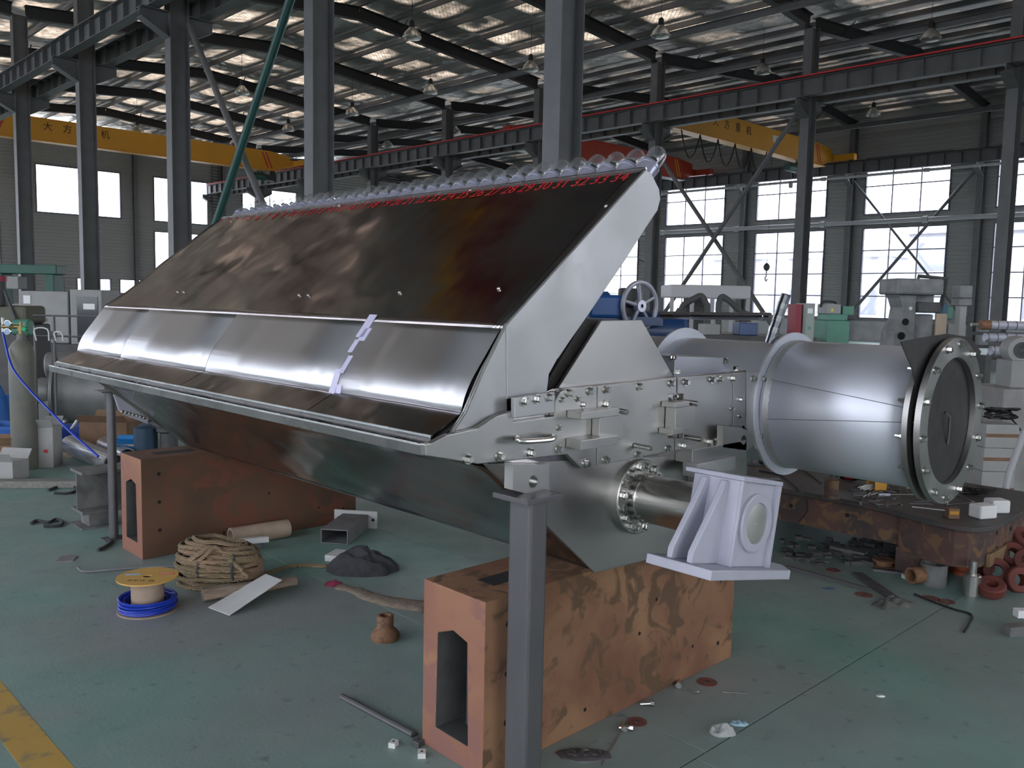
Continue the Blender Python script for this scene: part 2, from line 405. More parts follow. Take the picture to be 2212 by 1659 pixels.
# gable at the far end
hG = [(15.8, 20.6, 6.2, 9.0), (22.6, 26.2, 6.2, 9.0), (22.6, 26.2, 2.9, 5.6), (16.3, 17.2, 1.6, 2.5), (17.9, 19.9, 1.6, 2.5), (20.4, 22.0, 1.6, 2.5), (9.6, 13.9, 6.2, 9.0), (9.6, 13.9, 2.9, 5.6),
      (28.6, 32.8, 6.2, 9.0), (34.6, 38.8, 6.2, 9.0), (-7, -2, 6.2, 9.0), (0, 6, 6.2, 9.0), (-7, -2, 1.1, 5.6), (0, 6, 1.1, 5.6)]
wall_back = holed('Y', Y1, XL, XC, 0.0, 11.4, hG, -1).build('wall_back', M_siding, None, smooth=0, kind='structure', label='ribbed grey siding gable wall at the far end')
for h in hG: window('Y', Y1, h[0], h[1], h[2], h[3], 1 if h[1]-h[0] < 3 else 2, 1, -1)
for x in (14.9, 21.4, 27.2, 33.6, 39.6):
    MB().ibeam((x, Y1-.2, 0), (x, Y1-.2, 11.3), .3, .2, .015, .012, up=(0,1,0)).build('wall_post', M_col, wall_back, smooth=0)
# wall behind the camera with the open goods door
hF = [(-6.5, 0.5, 0.0, 4.8), (9.8, 15.2, 1.1, 5.6), (9.8, 15.2, 6.2, 9.0), (17.2, 22.6, 6.2, 9.0)]
wall_front = holed('Y', Y0, XL, XC, 0.0, 11.4, hF, 1).build('wall_front', M_siding, None, smooth=0, kind='structure', label='ribbed grey siding wall with an open goods door behind the camera')
for h in hF[1:]: window('Y', Y0, h[0], h[1], h[2], h[3], 3, 3, 1)
# ---- ground and pale neighbouring works outside the right windows
M_yard = mat('pale_yard_concrete', (0.42, 0.42, 0.40), 0.9, var=0.15, vscale=.4)
MB().box((-90, -90, -.45), (140, 140, -.31)).build('ground', M_yard, None, kind='structure', label='pale concrete yard outside the hall')
M_pale = mat('pale_cladding', (0.62, 0.62, 0.66), 0.8, var=0.05, vscale=.3)
M_palew = mat('pale_building_windows', (0.30, 0.32, 0.40), 0.3)
def neighbour(x, y0, y1, h, label, nw):
    t = thing('factory_building', label, 'building', (x, (y0+y1)/2, 0), group='neighbouring works outside')
    MB().box((x, y0, -.3), (x+8, y1, h)).build('wall', M_pale, t, smooth=0)
    MB().prism([(x-.4, y0-.3, h), (x+8.4, y0-.3, h), (x+4, y0-.3, h+.9)], (0, y1-y0+.6, 0)).build('roof', M_palew, t, smooth=0)
    for i in range(nw):
        for z in ((1.2, 3.0), (4.2, 6.0)):
            if z[1] > h-.4: continue
            yy = y0+(y1-y0)*(i+.5)/nw; hw = (y1-y0)/nw*.3
            f = MB().box((x-.05, yy-hw, z[0]), (x, yy+hw, z[1])).build('window', M_palew, t, smooth=0)
neighbour(60, 8, 24, 6.6, 'pale long works building seen through the right-hand windows', 5)
neighbour(64, 27, 44, 5.4, 'lower pale works building seen through the windows behind the crossed braces', 5)
# ---- columns
def column(x, y, label, z1=10.5, w=.30, d=.44, corb=(-1, 1), group=None, name='steel_column', zc=7.92):
    t = thing(name, label, 'column', (x, y, 0), group=group)
    mb = MB(); mb.box((x-d/2, y-w/2, 0), (x-d/2+.02, y+w/2, z1)); mb.box((x+d/2-.02, y-w/2, 0), (x+d/2, y+w/2, z1)); mb.box((x-d/2+.02, y-.008, 0), (x+d/2-.02, y+.008, z1))
    mb.build('shaft', M_col, t, smooth=0)
    for s in corb:
        xa = x+s*d/2; xb = x+s*(d/2+.62); mb = MB()
        mb.prism([(xa, y-.01, zc), (xb, y-.01, zc), (xb, y-.01, zc-.22), (xa, y-.01, zc-.55)], (0, .02, 0))
        mb.box((min(xa, xb), y-w/2, zc-.02), (max(xa, xb), y+w/2, zc))
        mb.prism([(xb, y-w/2, zc-.22), (xb, y-w/2, zc-.24), (xa, y-w/2, zc-.57), (xa, y-w/2, zc-.55)], (0, w, 0))
        mb.build('corbel', M_col, t, smooth=0)
    MB().box((x-d/2-.06, y-w/2-.06, 0), (x+d/2+.06, y+w/2+.06, .03)).build('base_plate', M_col, t, smooth=0)
    return t
LA = ['wide grey steel column rising behind the right half of the glass tube row', 'grey steel column beside the upper end of the green diagonal brace',
      'grey steel column left of the green diagonal brace, above the sheet\'s far corner', 'grey steel column crossing the largest window of the far gable', 'leftmost grey steel column at the left edge of the photo']
for k in range(5): column(XA, FR[k+3], LA[k], zc=7.95)
LB = ['dark column under the red-lined runway beam at the right edge of the photo', 'dark column crossing the right yellow crane girder', 'dark column behind the topmost glass dome and red crane end',
      'dark column just left of the wide grey column, under the runway beam', 'second dark runway column left of the wide grey column', 'third dark runway column left of the wide grey column',
      'dark runway column hidden beside the grey column with the green brace', 'small dark runway column near the far gable', 'farthest dark runway column against the gable wall']
for k in range(9): column(XB, FR[k+3], LB[k], w=.30, d=.48, zc=8.20)
LC = ['dark wall column right of the crossed-brace window', 'dark wall column left of the window above the milling machine', 'dark wall column behind the fume extraction arms',
      'dark wall column left of the handwheel window', 'dark wall column behind the red crane']
for k in range(5): column(XC-.35, FR[k+4], LC[k], w=.26, d=.4, corb=(-1,), name='wall_column', zc=8.20)
# ---- runway beams
STF = {}
def runway(x, ztop, h, label, red=False, y0=None):
    y0 = Y0+.3 if y0 is None else y0
    t = thing('crane_runway_beam', label, 'beam', (x, y0, ztop-h))
    MB().ibeam((x, y0, ztop-h/2), (x, Y1-.3, ztop-h/2), h, .28, .02, .012).build('girder', M_col, t, smooth=0)
    MB().box((x-.035, y0, ztop), (x+.035, Y1-.3, ztop+.07)).build('rail', M_steel_dk, t, smooth=0)
    if red: MB().box((x-.21, y0, ztop+.03), (x-.16, Y1-.3, ztop+.075)).build('conductor_bar', M_red, t, smooth=0)
    key = h
    if key not in STF: STF[key] = MB().box((-.13, -.006, -h/2+.02), (.13, .006, h/2-.02)).mesh('stiffener', 0)
    y = y0+.4
    while y < Y1-.5:
        put(STF[key], 'stiffener', M_col, t, Matrix.Translation((x, y, ztop-h/2))); y += .75
runway(8.12, 8.46, .5, 'dark runway beam with stiffeners crossing the top left corner', y0=1.5)
runway(9.28, 8.46, .5, 'dark runway beam just behind the top left columns', y0=1.5)
runway(26.1, 8.76, .55, 'long dark runway beam with a thin red line along its top', True)
runway(27.3, 8.76, .55, 'dark runway beam on the far side of the red-lined one')
runway(42.3, 8.76, .55, 'dark runway beam along the right window wall')
# ---- bracing
def brace(p, q, r, material, label, n=10, name='diagonal_brace'):
    t = MB().cyl(p, q, r, n).build(name, material, None, label=label, cat='brace'); return t
M_green = mat('dark_green_paint', (0.022, 0.085, 0.075), 0.45)
c14, c20, c26 = FR[4], FR[5], FR[6]
e = (c20-c14)/6.0
brace((8.62, c14+.35, 7.75), (8.62, c20-.2, .9), .085, M_green, 'dark green diagonal tube brace leaning between two grey columns')
brace((8.85, c20-.3, 7.7), (8.85, c14+.3, .9), .07, M_col, 'dark diagonal brace crossing behind the green one')
brace((26.6, c14+.3, 7.9), (26.6, c20-.2, .6), .075, M_col, 'dark diagonal brace falling left behind the fume extraction arms')
brace((26.75, c20-.3, 6.9), (26.75, c14+.3, .2), .075, M_col, 'dark diagonal brace falling right behind the fume extraction arms')
brace((XC-.44, c20-.14, 7.9), (XC-.44, c14+.14, 1.0), .06, M_col, 'thin diagonal brace falling right across the window above the milling machine')
brace((XC-.63, c14+.14, 8.0), (XC-.63, c20-.14, 1.0), .075, M_col, 'dark diagonal brace falling left across the window above the milling machine')
for y in (FR[4], FR[5]):
    pass
def wallpipe(z, r, x, label, ya=9.0, yb=34.0):
    t = thing('wall_pipe', label, 'pipe', (x, (ya+yb)/2, z))
    MB().cyl((x, ya, z), (x, yb, z), r, 12).build('tube', M_silver, t)
    y = ya+2.2
    while y < yb:
        MB().lathe((x, y-.12, z), (0,1,0), [(0, r*1.45), (.24, r*1.45)], 12).build('coupling', M_silver, t); y += 5.0
    return t
wallpipe(5.80, .105, XC-1.0, 'thick silver pipe running level between the two rows of windows')
wallpipe(8.02, .07, XC-1.2, 'thin silver pipe under the runway beam of the window wall')
# longitudinal tie beams under the roof of the right bay
for x, z in ((28.0, 10.15), (XC-3.2, 10.0), (24.0, 10.35)):
    MB().ibeam((x, Y0+.3, z), (x, Y1-.3, z), .2, .16, .012, .01).build('tie_beam', M_col, ceiling, smooth=0)
# ---- cranes
M_yel = mat('crane_yellow', (0.70, 0.33, 0.03), 0.45, var=.06, vscale=1.0)
M_redc = mat('crane_red', (0.42, 0.045, 0.02), 0.45, var=.06, vscale=1.0)
M_white = mat('white_paint', (0.8, 0.8, 0.8), 0.5)
M_black = mat('black_paint', (0.015, 0.015, 0.016), 0.5)
M_stripe = mat('stripe_red', (0.55, 0.05, 0.04), 0.5)
def crane(y, xa, xb, zb, h, material, label, stripe, letters=None, lx=None, hoist=None, festoon=False):
    t = thing('bridge_crane', label, 'crane', ((xa+xb)/2, y, zb))
    # girder tapers up at both ends
    e = 1.0
    MB().prism([(xa+.55, y-.22, zb+.35), (xa+.55+e, y-.22, zb), (xb-.55-e, y-.22, zb), (xb-.55, y-.22, zb+.35), (xb-.55, y-.22, zb+h*.85), (xb-.8-e, y-.22, zb+h), (xa+.8+e, y-.22, zb+h), (xa+.55, y-.22, zb+h*.85)], (0, .44, 0)).build('girder', material, t, smooth=0, bevel=.03)
    MB().box((xa+.3+e, y-.28, zb-.02), (xb-.3-e, y+.28, zb+.01)).build('bottom_flange', M_silver if material is M_redc else M_yel, t, smooth=0)
    for x in (xa+.2, xb-.2):
        c = MB().prism([(x-.16, y-1.25, zb+.36), (x+.16, y-1.25, zb+.36), (x+.16, y-1.25, zb+.66), (x-.16, y-1.25, zb+.66)], (0, 2.5, 0)).build('end_carriage', material, t, smooth=0, bevel=.02)
        s2 = 1 if x < (xa+xb)/2 else -1
        MB().box((min(x, x+s2*.4), y-.2, zb+.40), (max(x, x+s2*.4), y+.2, zb+.7)).build('end_joint', material, t, smooth=0)
        for s in (-1, 1): MB().lathe((x-.08, y+s*1.0, 8.985), (1,0,0), [(0, .14), (.16, .14)], 14).build('wheel', M_black, c)
    for x, s in ((xb-1.75, 1), (xa+1.75, -1)):
        for i in range(2):
            o = x-s*.22*i
            MB().prism([(o, y-.226, zb+.12), (o+.1, y-.226, zb+.12), (o+.1-s*.34, y-.226, zb+h*.9), (o-s*.34, y-.226, zb+h*.9)], (0, .004, 0)).build('warning_stripe', stripe, t, smooth=0)
    if letters:
        for i, ch in enumerate(letters):
            if ch != ' ':
                put(text_mesh(ch, .42, .004), 'lettering', M_black, t, frame_of((lx+i*.85, y-.226, zb+h*.62), (1,0,0), (0,0,1)))
    if hoist:
        hx = hoist
        hb = MB().lathe((hx-.45, y+.1, zb-.35), (1,0,0), [(0, .0), (0, .17), (.08, .2), (.8, .2), (.9, .16), (.9, 0)], 16, cap=False).build('hoist', M_green if material is M_yel else M_black, t)
        MB().box((hx+.5, y-.2, zb-.55), (hx+.8, y+.2, zb-.02)).build('hoist_trolley', M_black, t, smooth=0)
        hk = MB(); hk.cyl((hx, y+.1, zb-.5), (hx, y+.1, zb-1.0), .012, 6); hk.lathe((hx, y+.1, zb-1.3), (0,0,1), [(0,.02),(.03,.1),(.22,.1),(.3,.03)], 12); hk.build('hook_block', M_silver, t)
    if festoon:
        x = xa+2.0
        while x < xb-7:
            pts = [(x+1.3*i/8, y-.3, zb-.05-1.0*(1-(2*i/8-1)**2)) for i in range(9)]
            MB().tube(pts, .03, 6).build('festoon_cable', M_black, t); x += 1.3
    return t
crane(45, 9.08, 26.3, 8.56, 1.05, M_yel, 'yellow bridge crane with Chinese lettering at the far left', M_stripe, '大方重机', 13.2, hoist=24.0)
crane(21, 27.1, 42.5, 8.52, 1.05, M_yel, 'bright yellow bridge crane in the right bay with looping cables', M_stripe, '大方重机', 31.6, hoist=38.6, festoon=True)
crane(29.2, 27.1, 42.5, 8.52, 1.15, M_redc, 'dark red bridge crane behind the topmost glass domes', M_yel)
MB().box((36.2, 20.765, 9.02), (36.9, 20.775, 9.3)).build('number_plate', M_white, bpy.data.objects['bridge_crane.001'], smooth=0)
put(text_mesh('10t', .2, .004), 'lettering', M_black, bpy.data.objects['bridge_crane.001'], frame_of((36.55, 20.76, 9.16), (1,0,0), (0,0,1)))
# double girder crane above the left bay, outside the frame but mirrored in the steel sheet
M_maroon = mat('crane_maroon', (0.20, 0.055, 0.06), 0.5)
crane(11.0, XL+1.0, 8.3, 8.56, 1.2, M_maroon, 'dark red bridge crane overhead, mirrored in the tilted steel sheet', M_yel)
# ---- high bay lamps
M_lampg = mat('lamp_reflector', (0.55, 0.55, 0.52), 0.25, metal=.6)
lamp0 = thing('pendant_lamp', 'bell shaped pendant lamp', 'lamp', (0,0,0), group='unlit high bay pendant lamps')
MB().lathe((0,0,0), (0,0,1), [(0, .30), (.02, .31), (.14, .27), (.26, .15), (.32, .10), (.32, .09), (.25, .14), (.13, .26), (0, .29)], 20, cap=False).build('reflector', M_lampg, lamp0)
MB().lathe((0,0,.32), (0,0,1), [(0, .09), (.2, .08), (.24, .03)], 12).build('housing', M_black, lamp0)
MB().cyl((0,0,.55), (0,0,2.15), .008, 5).build('cord', M_black, lamp0)
MB().lathe((0,0,.05), (0,0,1), [(0, .02), (.02, .06), (.1, .07), (.25, .03)], 10).build('bulb', M_white, lamp0)
LAMPS = [((523,203), 'left of the green brace, above the middle of the bay'), ((509,312), 'lowest and farthest, just left of the green brace foot'), ((623,282), 'right of the green brace beside the grey column'),
 ((890,83), 'largest, above the middle of the glass tube row'), ((930,201), 'on the third rafter, below the largest lamp'), ((761,248), 'just right of the grey column with the green brace'),
 ((837,317), 'over the runway beam, left of the red crane'), ((982,287), 'under the rafters directly left of the red crane top'), ((1427,79), 'right of the wide grey column near the top edge'),
 ((2010,86), 'near the top right corner'), ((1647,158), 'above the red line, left of the dark column'), ((1886,250), 'far one above the yellow crane end'), ((1146,152), 'touching the left edge of the wide grey column'), ((297,285), 'above the left yellow crane girder'), ((2201,206), 'cut by the right edge of the photo')]
for i, (p, wh) in enumerate(LAMPS):
    P = on('Z', 9.75, *p); lb = 'unlit bell shaped pendant lamp '+wh
    if P.x > XC-1: P = on('Y', 9.0, *p)
    if i == 0: lamp0.matrix_basis = Matrix.Translation(P); WM[lamp0.name] = Matrix.Translation(P); lamp0['label'] = lb
    else: clone(lamp0, P, label=lb)
# ================================================================ the machine
def metal_mat(name, col, rough, bump=0.0, bscale=6.0, metal=1.0, stretch=(1,1,1), rvar=0.08, cvar=0.0, aniso=0.0, refl_tint=None):
    m, nt, b = _nt(name); N = nt.nodes; L = nt.links
    b.inputs['Base Color'].default_value = (*col, 1); b.inputs['Metallic'].default_value = metal; b.inputs['Roughness'].default_value = rough
    tc = N.new('ShaderNodeTexCoord'); mp = N.new('ShaderNodeMapping'); mp.inputs['Scale'].default_value = stretch; L.new(tc.outputs['Object'], mp.inputs[0])
    n = N.new('ShaderNodeTexNoise'); n.inputs['Scale'].default_value = 5; n.inputs['Detail'].default_value = 6; L.new(mp.outputs[0], n.inputs['Vector'])
    mr = N.new('ShaderNodeMapRange'); mr.inputs[1].default_value = .3; mr.inputs[2].default_value = .7; mr.inputs[3].default_value = rough-rvar; mr.inputs[4].default_value = rough+rvar
    L.new(n.outputs[0], mr.inputs[0]); L.new(mr.outputs[0], b.inputs['Roughness'])
    if refl_tint:
        n3 = N.new('ShaderNodeTexNoise'); n3.inputs['Scale'].default_value = 1.4; n3.inputs['Detail'].default_value = 5; L.new(tc.outputs['Object'], n3.inputs['Vector'])
        r = N.new('ShaderNodeValToRGB'); r.color_ramp.elements[0].position = .4; r.color_ramp.elements[1].position = .62
        r.color_ramp.elements[0].color = (*col, 1); r.color_ramp.elements[1].color = (*refl_tint, 1); L.new(n3.outputs[0], r.inputs[0]); L.new(r.outputs[0], b.inputs['Base Color'])
    if bump:
        n2 = N.new('ShaderNodeTexNoise'); n2.inputs['Scale'].default_value = bscale; n2.inputs['Detail'].default_value = 2; L.new(mp.outputs[0], n2.inputs['Vector'])
        bp = N.new('ShaderNodeBump'); bp.inputs['Strength'].default_value = bump; bp.inputs['Distance'].default_value = 0.02
        L.new(n2.outputs[0], bp.inputs['Height']); L.new(bp.outputs[0], b.inputs['Normal'])
    MATS[name] = m; return m
M_sheet = metal_mat('polished_sheet', (0.33, 0.31, 0.31), .15, bump=.25, bscale=3.0, rvar=.06, refl_tint=(0.25, 0.19, 0.195))  # dull red mixed into the colour to help the sheet's mirrored red
M_panel = metal_mat('satin_panel', (0.60, 0.60, 0.62), .33, rvar=.03)
M_hull = metal_mat('hull_sheet', (0.42, 0.405, 0.40), .17, bump=.30, bscale=2.4, rvar=.06)
M_ss = metal_mat('brushed_stainless', (0.45, 0.44, 0.42), .36, rvar=.08)
M_ssl = metal_mat('pickled_stainless', (0.47, 0.47, 0.47), .48, bump=.04, bscale=30, metal=.85, rvar=.08)
M_duct = metal_mat('blasted_duct', (0.64, 0.66, 0.72), .45, metal=.65, rvar=.05)
M_lipdk = metal_mat('lip_dark_steel', (0.20, 0.195, 0.19), .3)
M_bolt = metal_mat('bolt_steel', (0.62, 0.61, 0.58), .24, rvar=.05)
M_shaft = metal_mat('turned_shaft', (0.42, 0.41, 0.39), .26, bump=.05, bscale=80, stretch=(1,.05,1), rvar=.08)
M_ped = mat('pale_grey_lilac_paint', (0.43, 0.43, 0.50), 0.42, var=.06, vscale=9)
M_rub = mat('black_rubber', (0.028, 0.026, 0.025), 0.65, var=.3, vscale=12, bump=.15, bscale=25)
M_collar = mat('lilac_white_collar', (0.40, 0.40, 0.50), 0.28, metal=.5)
M_seam = mat('weld_seam_dark', (0.16, 0.17, 0.18), .6)
M_edge = metal_mat('bright_edge', (0.8, 0.8, 0.8), .25)
M_tape = mat('lilac_tape', (0.55, 0.53, 0.70), 0.35)
M_redpaint = mat('red_paint_pen', (0.42, 0.015, 0.02), 0.5)
def tubeglass():
    m, nt, b = _nt('clear_glass_tube'); N = nt.nodes; L = nt.links
    t = N.new('ShaderNodeBsdfTransparent'); t.inputs[0].default_value = (0.985, 0.99, 0.992, 1)
    g = N.new('ShaderNodeBsdfGlossy'); g.inputs['Roughness'].default_value = 0.02
    lw = N.new('ShaderNodeLayerWeight'); lw.inputs['Blend'].default_value = 0.5
    pw = N.new('ShaderNodeMath'); pw.operation = 'POWER'; pw.inputs[1].default_value = 3.0; L.new(lw.outputs['Facing'], pw.inputs[0])
    sc_ = N.new('ShaderNodeMath'); sc_.operation = 'MULTIPLY_ADD'; sc_.inputs[1].default_value = 0.75; sc_.inputs[2].default_value = 0.05; L.new(pw.outputs[0], sc_.inputs[0])
    x = N.new('ShaderNodeMixShader'); L.new(sc_.outputs[0], x.inputs[0]); L.new(t.outputs[0], x.inputs[1]); L.new(g.outputs[0], x.inputs[2])
    df = N.new('ShaderNodeBsdfTranslucent'); df.inputs[0].default_value = (0.8, 0.8, 0.86, 1)      # pale lilac haze mixed in to lighten the glass
    y = N.new('ShaderNodeMixShader'); y.inputs[0].default_value = 0.075; L.new(x.outputs[0], y.inputs[1]); L.new(df.outputs[0], y.inputs[2])
    L.new(y.outputs[0], N['Material Output'].inputs[0]); N.remove(b); return m
M_glass = tubeglass()
YN, YF = 2.10, 5.76
PX = lambda px, py, y=YN: on('Y', y, px, py)
Z1 = lambda x, y: (880+x/2.5136, 780+y/2.5136)           # crop of the end plates to photo pixels
mach = thing('screening_machine', 'long stainless steel screening machine with tilted sheet and a row of glass tubes', 'machine', (2.7, 3.9, 0.632))
def plate(pts, y, th, name, material, parent=mach, bevel=.002, label=None):
    """flat plate lying in the end plane, outline given in photo pixels"""
    return MB().prism([PX(p[0], p[1], y) for p in pts], (0, th, 0)).build(name, material, parent, smooth=0, bevel=bevel, label=label)
# --- tilted top
T = Vector((2.73, 0, 2.163)); F2 = Vector((2.0, 0, 1.556)); F1 = Vector((1.833, 0, 1.288)); RG = Vector((1.704, 0, 1.222))
up = (T-F2).normalized(); nrm = Vector((-up.z, 0, up.x))
rows = []; NU, NV = 26, 60
for i in range(NU+1):
    a = i/NU; row = []
    for j in range(NV+1):
        b_ = j/NV; yf = 5.80-.15*a; y = YN+(yf-YN)*b_; p = F2+(T-F2)*a
        wv = .006*(1+1.2*max(0, b_-.7)/.3)*noise.noise(Vector((a*2.2, y*1.6, 1.7)))+.004*noise.noise(Vector((a*5, y*3.2, 9)))*(0.3+b_*1.4)
        wv *= min(1, 6*a)*min(1, 6*(1-a))
        row.append(Vector((p.x, y, p.z))+nrm*wv)
    rows.append(row)
sheet = MB().sheet(rows).build('main_sheet', M_sheet, mach, smooth=60, solid=.003, label='dark polished tilted sheet with red numbers')
sheet_top = MB().obox(Vector((T.x, (YN+5.65)/2, T.z))+up*.004, Vector((0,1,0)), up, nrm, 1.775, .004, .006).build('sheet_edge', M_edge, mach, smooth=0)
for y, a in ((4.95, .17), (4.87, .17), (3.6, .16), (3.52, .16), (2.86, .19), (2.30, .22), (2.13, .74), (5.4, .93), (4.2, .985), (3.1, .985)):
    p = F2+(T-F2)*a; put(hexbolt(.006, .004).mesh('screw'), 'screw', M_bolt, sheet, Matrix.Translation(Vector((p.x, y, p.z))+nrm*.002) @ along(nrm))
NG = 34; SP = (5.58-2.19)/(NG-1)
for i in range(1, NG+1):
    y = 2.19+SP*(NG-i); me = text_mesh(str(i), .085, .0008)
    p = F2+(T-F2)*.945
    o = put(me, 'number', M_redpaint, sheet, frame_of(Vector((p.x, y, p.z))+nrm*.0045, (0,-1,0), up+Vector((0,-.25,0))))
# --- glass tubes along the top edge
gm = MB(); R = .037; prof = [(0, R)]+[(.062, R)]+[(.062+R*sin(t*pi/16), R*cos(t*pi/16)) for t in range(1, 9)]
gm.lathe((0,0,0), (0,0,1), prof, 18, cap=False); gi = R-.003
gm.lathe((0,0,0), (0,0,1), [(p, max(r-.003, 0)) for p, r in prof], 18, cap=False); gme = gm.mesh('glass_tube', 50)
cm = MB(); cm.lathe((0,0,-.115), (0,0,1), [(0, .030), (0, .038), (.05, .040), (.098, .041), (.100, .044), (.110, .044), (.112, .041), (.117, .039), (.117, .033), (.02, .031)], 18, cap=False); cme = cm.mesh('collar', 40)
bm_ = MB(); bm_.lathe((0,0,0), (0,0,1), [(0, .02), (.012, .02), (.012, 0.0)], 10, cap=False); bme = bm_.mesh('inner_nozzle', 40)
tdir = (up*0.97+nrm*0.10).normalized()
for i in range(NG):
    y = 2.15+SP*i; base = Vector((T.x, y, T.z))+up*.088-nrm*.036
    M = Matrix.Translation(base) @ along(tdir)
    g = put(gme, 'glass_tube', M_glass, mach, M); put(cme, 'collar', M_collar, g, M)
    put(bme, 'inner_nozzle', M_bolt, g, Matrix.Translation(base+tdir*.03) @ along(tdir))
MB().obox(Vector((T.x, (YN+5.65)/2, T.z))-up*.03-nrm*.055, Vector((0,1,0)), up, nrm, 1.77, .03, .03).build('tube_rail', M_collar, mach, smooth=0, bevel=.006)
# --- lower panel and tray in four lengths, curved at the foot
SEAM = [YN+.015, 2.86, 3.98, 5.05, 5.765]
def curve_panel(n=12):
    a0, a1 = radians(82), radians(50); pts = [Vector((0,0,0))]
    for i in range(n):
        t = a0+(a1-a0)*min(1.0, (i+.5)/n/.42)**.7; pts.append(pts[-1]+Vector((cos(t), 0, sin(t))))
    e = pts[-1]; d = F2-F1; sx, sz = d.x/e.x, d.z/e.z
    return [F1+Vector((p.x*sx, 0, p.z*sz)) for p in pts]
CP = curve_panel()
for a, b in zip(SEAM, SEAM[1:]):
    rows = [[Vector((p.x, y, p.z)) for y in (a+.003, (2*a+b)/3, (a+2*b)/3, b-.003)] for p in CP]
    MB().sheet(rows).build('lower_panel', M_panel, mach, smooth=60, solid=.003)
    MB().prism([Vector((RG.x, a+.003, RG.z)), Vector((F1.x, a+.003, F1.z)), Vector((F1.x+.002, a+.003, F1.z-.004)), Vector((RG.x+.002, a+.003, RG.z-.004))], (0, b-a-.006, 0)).build('tray_floor', M_sheet, mach, smooth=0)
MB().sheet([[Vector((p.x+.012, y, p.z-.012)) for y in (YN, YF)] for p in [RG]+CP]).build('seam_backing', M_rub, mach, smooth=60)
s3 = MB()
for i, (u, wd, ln) in enumerate(((.93, .05, .055), (.80, .045, .03), (.62, .03, .03), (.35, .03, .04), (.12, .04, .05), (.03, .06, .02))):
    k = min(int(u*12), 11); p = CP[k]+(CP[k+1]-CP[k])*(u*12-k); d = (CP[k+1]-CP[k]).normalized(); nn = Vector((-d.z, 0, d.x))
    MB().obox(Vector((p.x, 2.86+.012*(-1)**i, p.z))+nn*.003, Vector((0,1,0)), d, nn, wd/2, ln, .001).build('tape_patch', M_tape, mach, smooth=0)
lip = MB(); lip.prism([(1.668, YN+.01, 1.166), (1.704, YN+.01, 1.166), (1.704, YN+.01, 1.219), (1.700, YN+.01, 1.219), (1.700, YN+.01, 1.186), (1.676, YN+.01, 1.186), (1.676, YN+.01, 1.196), (1.668, YN+.01, 1.196)], (0, 3.66, 0))
lip.build('front_lip', M_lipdk, mach, smooth=0)
MB().box((1.666, YN+.01, 1.1965), (1.677, YF+.01, 1.2005)).build('bright_bead', M_edge, mach, smooth=0)
MB().box((1.700, YN+.01, 1.2195), (1.709, YF-.02, 1.2255)).build('bright_bead', M_edge, mach, smooth=0)
# --- hull below
HP_ = [Vector((1.69, 0, 1.163)), Vector((1.80, 0, 1.135)), Vector((1.935, 0, 1.095)), Vector((2.00, 0, 1.055)), Vector((2.50, 0, .633))]
rows = []
prof = []
for a, b in zip(HP_, HP_[1:]):
    n = 3 if (b-a).length < .3 else 14
    for i in range(n): prof.append(a+(b-a)*(i/n))
prof.append(HP_[-1])
for i, p in enumerate(prof):
    row = []
    for j in range(41):
        y = YN+.012+(YF-YN-.02)*j/40; e = min(1, i/3, (len(prof)-1-i)/3)
        wv = e*(.010*noise.noise(Vector((i*.12, y*1.3, 4.4)))+.005*noise.noise(Vector((i*.3, y*2.8, 1))))
        row.append(Vector((p.x, y, p.z))+Vector((-.65, 0, -.76))*wv)
    rows.append(row)
MB().sheet(rows).build('hull_front', M_hull, mach, smooth=60, solid=.004)
MB().box((2.50, YN+.012, .632), (3.20, YF, .640)).build('hull_bottom', M_hull, mach, smooth=0)
MB().box((3.19, YN+.012, .64), (3.20, YF, 1.32)).build('hull_back', M_hull, mach, smooth=0)
MB().prism([(1.94, YF-.008, 1.09), (2.50, YF-.008, .634), (3.19, YF-.008, .634), (3.19, YF-.008, 1.3), (2.0, YF-.008, 1.3)], (0, .012, 0)).build('far_end_plate', M_ss, mach, smooth=0)
MB().box((2.05, 2.2, 1.30), (3.2, YF-.05, 1.335)).build('deck', M_hull, mach, smooth=0)
# inner chest behind the sheet
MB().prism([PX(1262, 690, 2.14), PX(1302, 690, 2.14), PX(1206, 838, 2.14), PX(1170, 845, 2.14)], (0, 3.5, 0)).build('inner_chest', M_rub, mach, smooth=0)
MB().obox(Vector(((T.x+F2.x)/2+.05, 3.9, (T.z+F2.z)/2-.07)), Vector((0,1,0)), up, nrm, 1.72, .43, .004).build('back_sheet', M_hull, mach, smooth=0)
# --- near side plates of the tilted top
side = plate([(1396, 366), (1409, 378), (1424, 408), (1427, 430), (1421, 452), (1351, 562), (1264, 690), (1206, 772), (1186, 808), (1181, 852), (1096, 862), (1094, 703)], 2.088, .012, 'side_plate', M_ssl, label='pale grey side plate of the tilted top')
MB().obox((PX(1421, 452, 2.088)+PX(1206, 772, 2.088))/2+Vector((0,.032,0)), (PX(1421, 452)-PX(1206, 772)).normalized(), Vector((0,1,0)), (PX(1421, 452)-PX(1206, 772)).normalized().cross(Vector((0,1,0))), (PX(1421, 452)-PX(1206, 772)).length/2, .03, .003).build('side_flange', M_ssl, mach, smooth=0)
wing = plate([(1093, 702), (1096, 905), (1066, 900), (1025, 925), (968, 942), (1000, 893), (1040, 800)], 2.092, .008, 'side_wing', M_ssl)
MB().tube([PX(1093, 700, 2.085), PX(1045, 795, 2.085), PX(1004, 890, 2.085), PX(972, 940, 2.085)], .006, 8).build('wing_rim', M_edge, mach)
plate([(1205, 840), (1299, 693), (1386, 691), (1457, 817), (1450, 828)], 2.10, .014, 'trapezoid_plate', M_ss)
